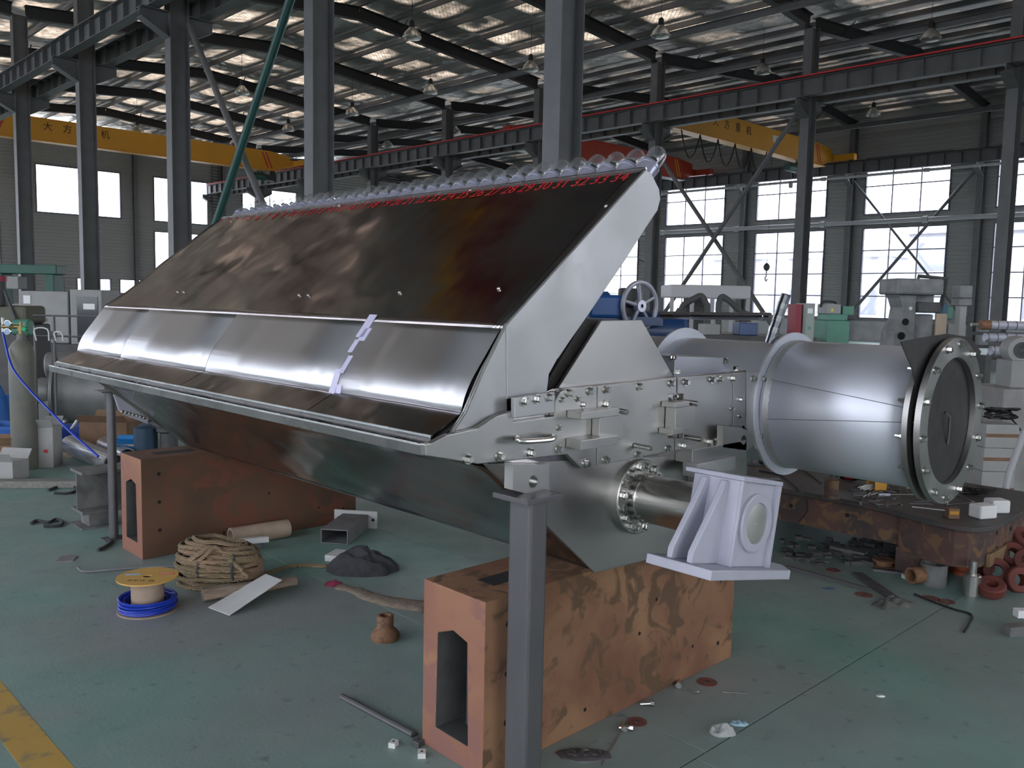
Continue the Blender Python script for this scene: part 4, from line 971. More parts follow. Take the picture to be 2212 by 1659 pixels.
# cloth bundle
def heap(name, px, py, rx, ry, h, material, label, cat, seed, freq=7.0, rot=0.0, ridge=1.0, kind=None, parent=None, base=None):
    P = base or fl(px, py); rows = []; n = 28
    for i in range(n+1):
        row = []
        for j in range(37):
            a = 2*pi*j/36; r = i/n; x, y = rx*r*cos(a), ry*r*sin(a)
            e = 1+.22*noise.noise(Vector((cos(a)*1.5, sin(a)*1.5, seed)))
            q = 1-abs(noise.noise(Vector((x*freq, y*freq, seed*3.1))))*2.2; q2 = noise.noise(Vector((x*freq*2.2, y*freq*2.2, seed)))
            z = h*max(0, (1-r**2.2))**.6*((.55+.40*q*ridge+.2*q2) if ridge > .9 else (.72+.22*(1-abs(noise.noise(Vector((x*freq*.6+y*4, y*freq*1.6, seed))))*2.4)+.35*noise.noise(Vector((x*5, y*7, seed+9)))))
            xx, yy = x*e, y*e; c_, s_ = cos(rot), sin(rot)
            row.append(P+vr*(xx*c_-yy*s_)+vf*(xx*s_+yy*c_)+Vector((0,0,max(z, .003) if r < .98 else .0)))
        rows.append(row)
    return MB().sheet(rows).build(name, material, parent, label=label, cat=cat, smooth=100, kind=kind)
heap('cloth_bundle', 782, 1234, .21, .12, .15, M_cloth, 'crumpled black cloth bundle on the floor behind the hose strap', 'cloth', 2.0, 14, ridge=.5)
heap('red_rag', 720, 1264, .055, .03, .035, mat('red_cloth', (.20, .02, .05), .9), 'small dark red rag at the end of the canvas hose', 'rag', 5.0, 20)
hp = smoothpath([fl(728, 1270), fl(770, 1277), fl(800, 1290), fl(850, 1302), fl(925, 1312)], 5); rows = []
for i, p in enumerate(hp):
    t = i/(len(hp)-1); w_ = .03+.055*t; d = (hp[min(i+1, len(hp)-1)]-hp[max(i-1, 0)]).normalized(); s_ = Vector((-d.y, d.x, 0))
    rows.append([p+s_*w_+Vector((0,0,.004)), p+s_*w_*.5+Vector((0,0,.016+.006*sin(i*1.3))), p-s_*w_*.4+Vector((0,0,.014)), p-s_*w_+Vector((0,0,.003))])
MB().sheet(rows).build('canvas_hose', M_canvas, None, label='flat brown canvas hose running behind the near rusty block', cat='hose', smooth=60, solid=.003)
P = fl(832, 1380); MB().lathe(P, (0,0,1), [(0, .055), (.0, .064), (.012, .070), (.03, .069), (.045, .058), (.055, .044), (.065, .040), (.118, .041), (.120, .038), (.120, .026), (.08, .024)], 28, cap=False).build('hub_casting', M_rusthub, None, label='rusty brown flared hub casting standing on the green floor', cat='casting')
# rods and small blocks beside the near block
def rod(p, q, r, material, name, label, cat='rod', n=10): return MB().cyl(p+Vector((0,0,r)), q+Vector((0,0,r)), r, n).build(name, material, None, label=label, cat=cat)
p_, q_ = fl(893, 1592), fl(893, 1592)+Vector((.0,.0,0)); rod(fl(893, 1594), Vector((1.925, 2.95, 0)), .013, M_mill, 'steel_bar', 'round steel bar lying beside the end of the near rusty block')
for (px, py, s, rz, lb_) in ((850, 1612, .034, .5, 'leftmost of three small square steel blocks'), (905, 1608, .045, .2, 'darkest small steel block nearest the rusty block'), (911, 1634, .036, .9, 'small square steel block lowest in the photo')):
    sb = thing('steel_cube', lb_, 'block', fl(px, py), group='small square steel blocks'); MB().rbox(fl(px, py)+Vector((0,0,.010)), (s, s*.8, .02), rz).build('body', M_whitebar if px != 905 else M_mill, sb, smooth=0, bevel=.001)
    MB().lathe(fl(px, py)+Vector((0,0,.0196)), (0,0,1), [(0, .005), (.0008, .005)], 10).build('hole', M_hole, sb)
MB().tube(smoothpath([fl(168, 1236)+Vector((0,0,.03)), fl(185, 1238)+Vector((0,0,.010)), fl(260, 1232)+Vector((0,0,.008)), fl(384, 1225)+Vector((0,0,.008))], 6), .008, 8).build('bent_rod', M_grey, None, label='thin bent grey rod lying left of the rope coil', cat='rod')
sh = [fl(120, 1216), fl(132, 1203), fl(155, 1199), fl(167, 1203), fl(158, 1213)]
MB().prism(sh, (0, 0, .006)).build('metal_shard', M_grey, None, smooth=0, label='flat grey metal shard on the green floor at the left', cat='shard')
for i, (pts, lb_) in enumerate((([(68,1134),(80,1128),(105,1132),(120,1125),(134,1130),(130,1138),(95,1140)], 'bent black cable end on the floor at the far left'), ([(212,1192),(225,1186),(240,1175),(232,1168)], 'bent black wire near the foot of the slim post'), ([(105,1062),(135,1052),(170,1058),(150,1068),(118,1068)], 'coiled dark hose beside the steel beam'))):
    MB().tube(smoothpath([fl(*p)+Vector((0,0,.012)) for p in pts], 5), .011, 7).build('floor_cable', M_cloth, None, label=lb_, cat='cable')
# short I beam on a stub
ib = thing('steel_beam', 'short weathered I beam resting on a stub left of the far rusty block', 'beam', (2.4, 6.5, 0))
pa = on('Y', 6.45, 164, 1016)
MB().ibeam((pa.x, 6.45, pa.z-.15), (pa.x+1.1, 6.45, pa.z-.15), .30, .24, .02, .014).build('girder', M_ibeam, ib, smooth=0)
MB().rbox((pa.x+.12, 6.45, (pa.z-.30)/2), (.14, .16, pa.z-.30), 0).build('stub', M_ibeam, ib, smooth=0, bevel=.004)
MB().rbox((pa.x+.95, 6.45, (pa.z-.30)/2), (.14, .16, pa.z-.30), 0).build('stub', M_ibeam, ib, smooth=0, bevel=.004)
MB().rbox((pa.x+.12, 6.45, .006), (.26, .26, .012), 0).build('foot_plate', M_ibeam, ib, smooth=0)
# bits on the floor at the lower right
def floorbolt(px, py, rz, label, s=1.0):
    P = fl(px, py); d = Vector((cos(rz), sin(rz), 0)); r = .011*s; t = thing('hex_bolt', label, 'bolt', P, group='loose bolts on the floor')
    MB().lathe(P+Vector((0,0,r*1.1)), d, [(0, r*1.1), (.014*s, r*1.1)], 6).build('head', M_bolt, t); MB().cyl(P+Vector((0,0,r*1.1))+d*.014*s, P+Vector((0,0,r*.7))+d*.055*s, r*.6, 10).build('shank', M_bolt, t)
floorbolt(1350, 1582, .9, 'left one of two bolts lying together by the block corner'); floorbolt(1368, 1580, 2.1, 'right one of two bolts lying together by the block corner')
floorbolt(1412, 1526, 2.3, 'loose bolt under the middle of the near rusty block'); floorbolt(1466, 1488, .6, 'loose long bolt with washer under the right part of the near rusty block', 1.2); floorbolt(1508, 1497, 2.8, 'tiny bright bolt on the floor right of the near rusty block', .5)
M_wash = mat('rusty_washer', (.16, .06, .05), .8, var=.3, vscale=30)
for px, py, r, lb_ in ((1527, 1474, .045, 'flat rusty disc on the floor by the right foot of the near block'), (1376, 1560, .04, 'flat greenish disc on the floor in front of the near block'), (1866, 1285, .05, 'flat rusty disc below the lying steel angle'), (1800, 1232, .045, 'flat rusty disc left of the lying flat bar'), (2010, 1293, .05, 'flat rusty disc in front of the round steel slug'), (2045, 1300, .045, 'flat rusty disc right of its twin by the steel slug')):
    MB().lathe(fl(px, py), (0,0,1), [(0, r*.25), (0, r), (.003, r), (.003, r*.25)], 24, cap=False).build('flat_disc', M_wash, None, label=lb_, cat='disc')
M_film = mat('clear_film', (.55, .57, .56), .35); M_film.node_tree.nodes['Principled BSDF'].inputs['Alpha'].default_value = .55
heap('plastic_film', 1560, 1583, .055, .035, .045, M_film, 'crumpled clear plastic film beside the floor joint', 'plastic', 8.0, 28)
heap('blue_wrapper', 1596, 1564, .04, .018, .016, mat('pale_blue_film', (.30, .45, .55), .4), 'small pale blue wrapper beside the clear film', 'wrapper', 3.0, 40)
heap('paper_scrap', 1902, 1504, .018, .012, .01, M_white, 'tiny white scrap on the floor at the right', 'scrap', 4.0, 40)
heap('blue_scrap', 1790, 1272, .04, .02, .008, mat('blue_scrap_film', (.06, .12, .2), .5), 'small dark blue scrap on the floor below the pedestal bolt', 'scrap', 6.0, 40)
for (a, b, lb_) in (((1560, 1496), (1615, 1500), 'welding rod on the floor right of the loose long bolt'), ((1300, 1655), (1352, 1562), 'thin bright wire under the near block edge')):
    rod(fl(*a), fl(*b), .0025, M_bolt, 'wire_rod', lb_, n=6)
heap('metal_swarf', 1262, 1632, .10, .05, .02, M_mill, 'grey metal swarf at the foot of the square post', 'swarf', 7.0, 60, kind='stuff')
# ================================================================ background on the left
M_mach = mat('machine_grey', (0.30, 0.30, 0.29), .55, var=.08, vscale=4)
M_machdk = mat('machine_dark', (0.07, 0.07, 0.07), .6, var=.2, vscale=6)
M_mgreen = mat('machine_green', (0.10, 0.26, 0.19), .5, var=.1, vscale=5)
M_dgreen = mat('gantry_green', (0.02, 0.10, 0.07), .5)
M_glz = mat('machine_window', (0.05, 0.055, 0.06), .12)
M_vess = mat('vessel_grey', (0.20, 0.20, 0.19), .5, metal=.3, var=.15, vscale=4)
def perf_mat():
    m, nt, b = _nt('perforated_screen'); N = nt.nodes; L = nt.links; b.inputs['Metallic'].default_value = .8; b.inputs['Roughness'].default_value = .3
    tc = N.new('ShaderNodeTexCoord'); v = N.new('ShaderNodeTexVoronoi'); v.inputs['Scale'].default_value = 75; v.inputs['Randomness'].default_value = .15; L.new(tc.outputs['Object'], v.inputs['Vector'])
    r = N.new('ShaderNodeValToRGB'); r.color_ramp.elements[0].position = .28; r.color_ramp.elements[1].position = .42; r.color_ramp.elements[0].color = (.02,.02,.02,1); r.color_ramp.elements[1].color = (.6,.6,.62,1)
    L.new(v.outputs['Distance'], r.inputs[0]); L.new(r.outputs[0], b.inputs['Base Color']); return m
M_perf = perf_mat()
def gnd(px, d):
    """floor point under photo column px at camera depth d"""
    lo, hi = 640.0, 6000.0
    r0 = None
    for _ in range(60):
        m = (lo+hi)/2; P = pd(px, m, d)
        if P.z > 0: lo = m
        else: hi = m
    return Vector((P.x, P.y, 0))
def zpx(P, py):
    """height above P that shows at photo row py"""
    lo, hi = -1.0, 14.0
    for _ in range(50):
        m = (lo+hi)/2; c = ROT.transposed() @ (Vector((P[0], P[1], m))-EYE)
        if CY-FPX*c.y/-c.z > py: lo = m
        else: hi = m
    return lo
RZ = atan2(vr.y, vr.x)            # turn that faces the camera
def vb(P, x, y, z, sx, sy, sz, rz=0.0):
    """box centred at P + right*x + away*y, standing at height z"""
    return MB().rbox(P+vr*x+vf*y+Vector((0,0,z+sz/2)), (sx, sy, sz), RZ+rz)
# gas cylinder with regulator
P = fl(55, 1012); gc = thing('gas_cylinder', 'grey gas cylinder with regulator gauges and blue hose at the left edge', 'gas cylinder', P)
MB().lathe(P, (0,0,1), [(0, .100), (.0, .105), (.03, .112), (1.05, .112), (1.12, .104), (1.17, .078), (1.20, .045), (1.22, .036), (1.255, .036)], 32).build('body', M_cyl, gc)
MB().lathe(P+Vector((0,0,1.255)), (0,0,1), [(0, .022), (.03, .022), (.03, .03), (.075, .03), (.075, .014), (.11, .014)], 14).build('valve', mat('brass_dull', (.30, .22, .09), .4, metal=.8), gc)
reg = MB().cyl(P+Vector((0,0,1.32)), P+vr*-.17+Vector((0,0,1.32)), .020, 12).build('regulator', mat('brass_dull', (0,0,0)), gc)
gf = -vf
for dx, dz, material in ((-.095, .03, 'a'), (-.10, -.045, 'b')):
    g = MB().lathe(P+vr*dx+Vector((0,0,1.32+dz))+gf*.02, gf, [(0, .030), (.028, .032), (.03, .028)], 20).build('gauge', M_bolt, gc)
    MB().lathe(P+vr*dx+Vector((0,0,1.32+dz))+gf*.0505, gf, [(0, .027), (.001, .027)], 20).build('dial', mat('dial_blue', (.30, .42, .55), .3), g)
MB().lathe(P+vr*.055+Vector((0,0,1.30)), gf, [(0, .022), (.05, .024), (.055, .018)], 12).build('hand_knob', mat('knob_green', (.01, .30, .13), .4), gc)
MB().cyl(P+vr*-.165+Vector((0,0,1.27)), P+vr*-.165+Vector((0,0,1.40)), .012, 10).build('flow_tube', M_white, gc)
h0 = P+vr*-.165+Vector((0,0,1.26)); hz = [h0, pd(25, 790, 7.85), pd(60, 838, 7.7), pd(110, 890, 7.5), pd(160, 940, 7.35), pd(212, 986, 7.15)]
MB().tube(smoothpath(hz, 6), .011, 8).build('hose', M_bluecable, gc)
# flanged vessel behind the cylinder
D = 11.4; B = gnd(190, D); vs = thing('steel_vessel', 'dull grey flanged steel vessel lying behind the gas cylinder', 'vessel', B)
ax = (vr+vf*.25).normalized(); c0 = B+Vector((0,0,.52)); zc = zpx(B, 848)
c0 = Vector((B.x, B.y, zc)); R_ = .46
MB().lathe(c0-ax*.30, ax, [(0, R_), (1.25, R_)], 40).build('drum', M_vess, vs)
MB().lathe(c0-ax*.34, ax, [(0, R_*.6), (0, R_+.07), (.04, R_+.07)], 40).build('flange', M_vess, vs)
MB().lathe(c0-ax*.52-vf*.15+Vector((0,0,.02)), ax, [(0, .12), (0, .17), (.05, .19), (.16, .19)], 28).build('hub_cover', M_vess, vs)
MB().lathe(c0+Vector((0,0,.36))-ax*.42-vf*.1, (ax*.95+Vector((0,0,.03))), [(0, .15), (.02, .17), (.75, .17)], 28).build('upper_pipe', M_vess, vs)
vb(B, -.28, -.25, 0, .42, .30, zc+.1).build('plinth', M_vess, vs, smooth=0, bevel=.01)
for s_ in (.25, .75): vb(B, s_, .05, 0, .12, .7, zc-.3).build('cradle', M_machdk, vs, smooth=0)
# lathe with splash guard
D = 15.5; B = gnd(110, D); lt = thing('machine_lathe', 'long grey lathe with splash guard at the left', 'lathe', B)
k = D/FPX; zt = zpx(B, 629)
def lp(px): return (px-110)*k
vb(B, lp(112), .3, .75, (165-60)*k, 1.0, zt-.75).build('guard', M_mach, lt, smooth=0, bevel=.02)
vb(B, lp(112)-(165-60)*k/2-.10, .3, .75, .2, .8, (zt-.75)*.75).build('guard_slope', M_mach, lt, smooth=0, bevel=.05)
cb = vb(B, lp(205), .1, .70, (240-172)*k, .7, zt-.66).build('control_cabinet', M_mach, lt, smooth=0, bevel=.02)
vb(B, lp(208), -.256, .78, (232-188)*k, .012, zt-.86).build('window', M_glz, cb, smooth=0)
vb(B, lp(212), -.263, zt-.30, .2, .004, .1).build('notice', M_white, cb, smooth=0)
vb(B, lp(78), -.206, zt-.22, .12, .012, .14).build('display', M_white, lt, smooth=0)
vb(B, lp(128), -.206, .82, .16, .012, .14).build('vent', M_machdk, lt, smooth=0)
vb(B, lp(150), .1, 0, (250-55)*k, .9, .75).build('bed', M_machdk, lt, smooth=0, bevel=.03)
put(text_mesh('CAK6150', .1, .004), 'lettering', M_machdk, lt, frame_of(B+vr*lp(95)-vf*.207+Vector((0,0,zt-.5)), vr, (0,0,1)))
# dark machine and green motor at the left edge
D = 11.5; B = gnd(20, D); om = thing('old_machine', 'dark greasy machine head with a green motor behind the gas cylinder', 'machine', B); k = D/FPX
vb(B, -.05, .2, 0, .75, .6, zpx(B, 700)).build('base', M_machdk, om, smooth=0, bevel=.03)
vb(B, .0, .2, zpx(B, 700), .6, .5, zpx(B, 660)-zpx(B, 700)).build('head', mat('machine_olive', (.10, .10, .07), .6), om, smooth=0, bevel=.05)
MB().lathe(B+vr*.16+vf*-.1+Vector((0,0,zpx(B, 706))), vr, [(0, .10), (.2, .11), (.22, .09)], 20).build('motor', M_mgreen, om)
vb(B, (38-20)*k, -.13, zpx(B, 704), .035*1.4, .01, .05).build('label', M_white, om, smooth=0)
MB().cyl(B+vr*-.1+Vector((0,0,zpx(B, 660))), B+vr*-.1+Vector((0,0,zpx(B, 595))), .10, 14).build('column', M_machdk, om)
MB().lathe(B+vr*-.1+Vector((0,0,zpx(B, 608))), (0,0,1), [(0, .115), (.07, .115)], 14).build('band', mat('band_red', (.3, .03, .06), .5), om)
MB().tube([B+vr*-.02+Vector((0,0,zpx(B, 622))), B+vr*(50-20)*k+vf*-.1+Vector((0,0,zpx(B, 690)))], .02, 6).build('lever', M_machdk, om)
# green gantry
D = 22; B = gnd(70, D); gg = thing('gantry_machine', 'dark green gantry machine tool in front of the far gable', 'machine', B); k = D/FPX
vb(B, (70-70)*k, 0, zpx(B, 592), 136*k, .5, zpx(B, 572)-zpx(B, 592)).build('beam', M_dgreen, gg, smooth=0, bevel=.02)
for px in (12, 122): vb(B, (px-70)*k, 0, 0, 20*k, .5, zpx(B, 592)).build('upright', M_dgreen, gg, smooth=0, bevel=.02)
vb(B, (46-70)*k, -.1, zpx(B, 625), 26*k, .4, zpx(B, 598)-zpx(B, 625)).build('spindle_head', M_mach, gg, smooth=0, bevel=.02)
# railing and bent rods
D = 10.8; B = gnd(125, D); rl = thing('pipe_railing', 'low rail of thin grey pipes in front of the lathe', 'railing', B); k = D/FPX
zr = [zpx(B, 682), zpx(B, 726)]
for px in (81, 123): MB().cyl(B+vr*(px-125)*k, B+vr*(px-125)*k+Vector((0,0,zr[0] if px == 123 else zpx(B, 705))), .016, 8).build('upright', M_mill, rl)
for z, xa_, xb_ in ((zr[0], 79, 230), (zr[1], 84, 230)): MB().cyl(B+vr*(xa_-125)*k+Vector((0,0,z)), B+vr*(xb_-125)*k+Vector((0,0,z)), .011, 8).build('rail', M_mill, rl)
MB().cyl(B+vr*(230-125)*k, B+vr*(230-125)*k+Vector((0,0,zr[0])), .016, 8).build('upright', M_mill, rl)
for xa_, xb_, zt_ in ((86, 116, 711), (128, 146, 718)):
    MB().tube(smoothpath([B+vr*(xa_+3-125)*k-vf*.05+Vector((0,0,zpx(B, 736))), B+vr*(xa_-125)*k-vf*.05+Vector((0,0,zpx(B, zt_))), B+vr*(xb_-3-125)*k-vf*.05+Vector((0,0,zpx(B, zt_))), B+vr*(xb_-125)*k-vf*.05+Vector((0,0,zpx(B, 736)))], 3), .010, 7).build('bent_bar', M_whitebar, rl)
# crates, boxes and rolls
def crate(px, py, sx, sy, h, rz, label, material, name='plastic_crate'):
    P = fl(px, py); t = thing(name, label, 'crate', P); w_ = .012
    V = []; F = []
    u = Vector((cos(RZ+rz), sin(RZ+rz), 0)); v = Vector((-u.y, u.x, 0))
    for z, a in ((0, 0), (h, .02), (h, .02-w_), (w_, -w_)):
        for i, j in ((-1,-1),(1,-1),(1,1),(-1,1)): V.append(P+u*((sx/2+a)*i)+v*((sy/2+a)*j)+Vector((0,0,z)))
    for r in range(3):
        for k_ in range(4): F.append((r*4+k_, r*4+(k_+1) % 4, (r+1)*4+(k_+1) % 4, (r+1)*4+k_))
    F += [(3,2,1,0), (12,13,14,15)]
    mb = MB(); mb._add(V, F); mb.build('shell', material, t, smooth=0)
    for j in (-1, 1): MB().obox(P+v*(j*(sy/2+.022))+Vector((0,0,h-.02)), u, v, Vector((0,0,1)), sx/2+.03, .006, .018).build('rim', material, t, smooth=0)
    return t, P, u, v
t, Pc, u, v = crate(137, 958, .55, .35, .19, .1, 'blue plastic crate of offcuts behind the perforated rolls', M_blue)
for i, wl in enumerate(('leftmost', 'middle', 'rightmost')):
    a_ = Pc+u*(-.14+.14*i)+v*random.uniform(-.1, .1)+Vector((0,0,.05))
    o = MB().cyl(a_, a_+u*random.uniform(.1, .3)+Vector((0,0,random.uniform(.14, .26))), .016, 8).build('pipe_offcut', M_whitebar, None, label=wl+' pale pipe offcut sticking out of the blue crate behind the rolls', cat='pipe', group='pale pipe offcuts in the blue crate')
crate(18, 978, .42, .36, .30, .0, 'bright blue plastic crate at the left edge of the photo', M_bluecrate)
heap('blue_tarpaulin', 6, 930, .22, .2, .55, mat('blue_tarp', (.01, .09, .30), .55), 'blue tarpaulin heap at the left edge above the crate', 'tarpaulin', 11.0, 5, base=fl(2, 935))
def carton(px, py, sx, sy, h, rz, label, material, flap=True, name='carton'):
    P = fl(px, py); t = thing(name, label, 'box', P)
    MB().rbox(P+Vector((0,0,h/2)), (sx, sy, h), RZ+rz).build('body', material, t, smooth=0, bevel=.003)
    if flap:
        u = Vector((cos(RZ+rz), sin(RZ+rz), 0)); v = Vector((-u.y, u.x, 0))
        for s_ in (-1, 1): MB().obox(P+v*(s_*sy*.55)+Vector((0,0,h+.03)), u, (v*s_*.6+Vector((0,0,.8))).normalized(), u.cross((v*s_*.6+Vector((0,0,.8))).normalized()), sx/2, .06, .002).build('flap', material, t, smooth=0)
    return t, P
def face_print(t, P, s, x, z, size, sy, material=M_black, rz=0.0):
    u = Vector((cos(RZ+rz), sin(RZ+rz), 0)); v = Vector((-u.y, u.x, 0))
    put(text_mesh(s, size, .001), 'print', material, t, frame_of(P+u*x-v*(sy/2+.001)+Vector((0,0,z)), u, (0,0,1)))
t, P = carton(107, 1006, .16, .22, .38, .12, 'tall white carton with red mark right of the gas cylinder', M_box)
vbx = MB().rbox(P+vr*.03-vf*.115+Vector((0,0,.16)), (.035, .004, .03), RZ+.12).build('red_mark', mat('print_red', (.5, .03, .05), .5), t, smooth=0)
t, P = carton(14, 1034, .28, .22, .17, -.1, 'low white carton with red print at the left edge', M_box)
MB().rbox(P-vr*.09-vf*.115+Vector((0,0,.09)), (.08, .004, .13), RZ-.1).build('red_mark', mat('print_red', (.5, .03, .05), .5), t, smooth=0)
carton(12, 1010, .30, .15, .22, .05, 'brown carton behind the gas cylinder at the left edge', M_card)
carton(240, 968, .50, .35, .30, .0, 'wide brown carton behind the slim post', M_card)
t, P = carton(272, 993, .23, .16, .15, .05, 'small bright blue carton of sanding paper beside the slim post', mat('carton_blue', (.02, .22, .55), .6))
MB().rbox(P+Vector((0,0,.163)), (.236, .166, .028), RZ+.05).build('white_rim', M_box, t, smooth=0); face_print(t, P, 'SANDING PAPER', -.01, .055, .026, .16, M_white, .05); face_print(t, P, 'SE', -.07, .10, .022, .16, M_white, .05)
def roll(a, b, r, label):
    t = thing('perforated_roll', label, 'roll', (a+b)/2-Vector((0,0,r)), group='perforated metal rolls'); MB().pipe(a, b, r, r-.012, 32).build('screen', M_perf, t)
    return t
a_ = fl(142, 985)+Vector((0,0,.10)); b_ = fl(236, 1030)+Vector((0,0,.10)); roll(a_+vf*.1, b_+vf*.1, .095, 'front roll of perforated metal under the blue hose')
a_ = fl(205, 985)+Vector((0,0,.09)); b_ = fl(262, 1012)+Vector((0,0,.09)); roll(a_+vf*.22, b_+vf*.14, .08, 'rear roll of perforated metal left of the slim post')
P = fl(316, 1000); MB().lathe(P, (0,0,1), [(0, .10), (.0, .11), (.35, .11), (.37, .06), (.38, .06)], 24).build('blue_drum', mat('drum_blue', (.02, .05, .085), .5), None, label='small dark blue drum behind the far rusty block', cat='drum')
P = fl(366, 1000); MB().lathe(P, (0,0,1), [(0, .07), (0, .13), (.04, .13), (.05, .09), (.3, .08), (.32, .12), (.35, .12), (.35, .05)], 24, cap=False).build('flanged_fitting', M_machdk, None, label='dark flanged fitting right of the small blue drum', cat='fitting')
heap('brown_sacking', 170, 985, .2, .09, .09, M_canvas, 'heap of brown sacking in front of the blue crate', 'sacking', 13.0, 6)
P = fl(60, 1040); MB().rbox(fl(70, 1052)+Vector((0,0,.03)), (1.0, .12, .06), RZ+.1).build('timber_sleeper', mat('grey_timber', (.22, .21, .19), .8, var=.2, vscale=6, stretch=(1,8,8)), None, smooth=0, bevel=.006, label='grey timber sleeper on the floor below the gas cylinder', cat='timber')
# ================================================================ background on the right
# pump unit with handwheel behind the machine
D = 5.3; Hc = pd(1382, 661, D); B = Vector((Hc.x, Hc.y, 0)); k = D/FPX
M_dblue = mat('pump_blue', (.01, .05, .16), .35); M_gblue = mat('gearbox_blue', (.012, .10, .36), .4)
pu = thing('pump_unit', 'blue pump unit with a silver handwheel behind the machine', 'pump', B)
Bq = B+vf*.25
MB().lathe(Bq+vr*-.32+Vector((0,0,zpx(Bq, 715))), vr, [(0, .10), (.03, .13), (.62, .13), (.65, .10)], 28).build('tank', M_dblue, pu)
for s_ in (-.22, .22): vb(Bq, s_, 0, 0, .06, .16, zpx(Bq, 715)-.10).build('leg', M_machdk, pu, smooth=0)
MB().lathe(Hc+vr*-.29-vf*-.05, vr, [(0, .06), (.03, .085), (.10, .085), (.12, .06), (.16, .045), (.2, .045)], 24).build('gearbox', M_gblue, pu)
vb(B+vf*.05, -.20, 0, zpx(B, 688), .22, .18, .14).build('gearbox_foot', M_gblue, pu, smooth=0, bevel=.02)
vb(B+vf*.10, -.06, .04, zpx(B, 690), .10, .14, zpx(B, 622)-zpx(B, 690)).build('bracket', M_machdk, pu, smooth=0, bevel=.01)
vb(B+vf*.10, -.08, .0, zpx(B, 692)-.03, .45, .2, .05).build('top_plate', M_dblue, pu, smooth=0)
wn_ = (-vf*.82-vr*-.57).normalized(); wn_ = (-vf*.80+vr*.60).normalized(); wu = Vector((0,0,1)); wv_ = wn_.cross(wu)
M_hw = mat('handwheel_silver', (.50, .50, .58), .35, metal=.5)
rim = [Hc+(wu*cos(2*pi*i/40)+wv_*sin(2*pi*i/40))*.142 for i in range(40)]
hw_ = MB().tube(rim, .015, 10, closed=True).build('handwheel', M_hw, pu)
MB().lathe(Hc-wn_*.02, wn_, [(0, .012), (0, .036), (.04, .036), (.04, .012)], 20, cap=False).build('hub', M_hw, hw_)
for i in range(5):
    a = 2*pi*i/5+.1; dd = wu*cos(a)+wv_*sin(a); MB().tube([Hc+dd*.034, Hc+dd*.135], .011, 8, taper=[1.15, .85]).build('spoke', M_hw, hw_)
MB().cyl(Hc+wn_*.01, Hc-wn_*.2, .012, 10).build('wheel_shaft', M_machdk, pu)
# water header on the machine
hx = 3.75; pA = on('X', hx, 1664, 684); pB = on('X', hx, 1430, 681)
M_pipe = metal_mat('pipe_stainless', (.55, .55, .60), .25)
MB().cyl(pA, pB, .019, 16).build('header_pipe', M_pipe, mach)
q0 = on('X', hx, 1663, 740); q1 = on('X', hx, 1698, 636); dq = (q1-q0).normalized()
MB().cyl(q0, q1, .023, 16).build('riser_pipe', M_pipe, mach)
for f_ in (.28, .52, .78): MB().lathe(q0+(q1-q0)*f_-dq*.012, dq, [(0, .026), (.024, .026)], 16).build('pipe_joint', M_edge, mach)
MB().lathe(pA+Vector((0, .03, 0)), (0,1,0), [(0, .023), (.02, .023)], 16).build('pipe_joint', M_edge, mach)
# CNC enclosure with fume arms
D = 24; B = gnd(1515, D); k = D/FPX; en = thing('machine_enclosure', 'long white machining enclosure below the windows behind the handwheel', 'machine', B)
zt = zpx(B, 617); zm = zpx(B, 645)
vb(B, (1515-1515)*k, 0, zm, 166*k, 1.6, zt-zm).build('upper_panels', mat('enclosure_white', (.55, .55, .57), .5), en, smooth=0, bevel=.04)
vb(B, 0, .1, 0, 162*k, 1.4, .95).build('base', M_mach, en, smooth=0)
for px in (1436, 1478, 1520, 1560, 1594): vb(B, (px-1515)*k, -.72, .95, .09, .09, zm-.95).build('post', M_silver, en, smooth=0)
vb(B, (1425-1440)*k, .4, .95, 40*k, .4, zm-.95).build('rear_cabinet', M_machdk, en, smooth=0)
for nm, pts, lb_ in (('a', [(1528, 680), (1524, 655), (1515, 640), (1500, 645), (1478, 658), (1472, 668)], 'left black fume extraction arm bent over with a cone hood'), ('b', [(1552, 680), (1554, 652), (1560, 641), (1575, 650), (1594, 668), (1600, 672)], 'right black fume extraction arm leaning the other way')):
    Da = 14 if nm == 'a' else 15.2; Q = gnd(pts[0][0], Da); fa = thing('fume_arm', lb_, 'extraction arm', Q, group='fume extraction arms')
    PP = [Q+Vector((0,0,.02))]+[pd(a, b, Da) for a, b in pts]
    MB().tube(smoothpath(PP, 5), .052, 10).build('arm', M_machdk, fa)
    e = PP[-1]; dd = (PP[-1]-PP[-2]).normalized()+Vector((0,0,-.5))
    MB().lathe(e, dd, [(0, .07), (.06, .08), (.20, .20), (.21, .19)], 18, cap=False).build('hood', M_machdk, fa)
    MB().lathe(Q, (0,0,1), [(0, .2), (.05, .2), (.05, .08)], 16).build('foot', M_machdk, fa)
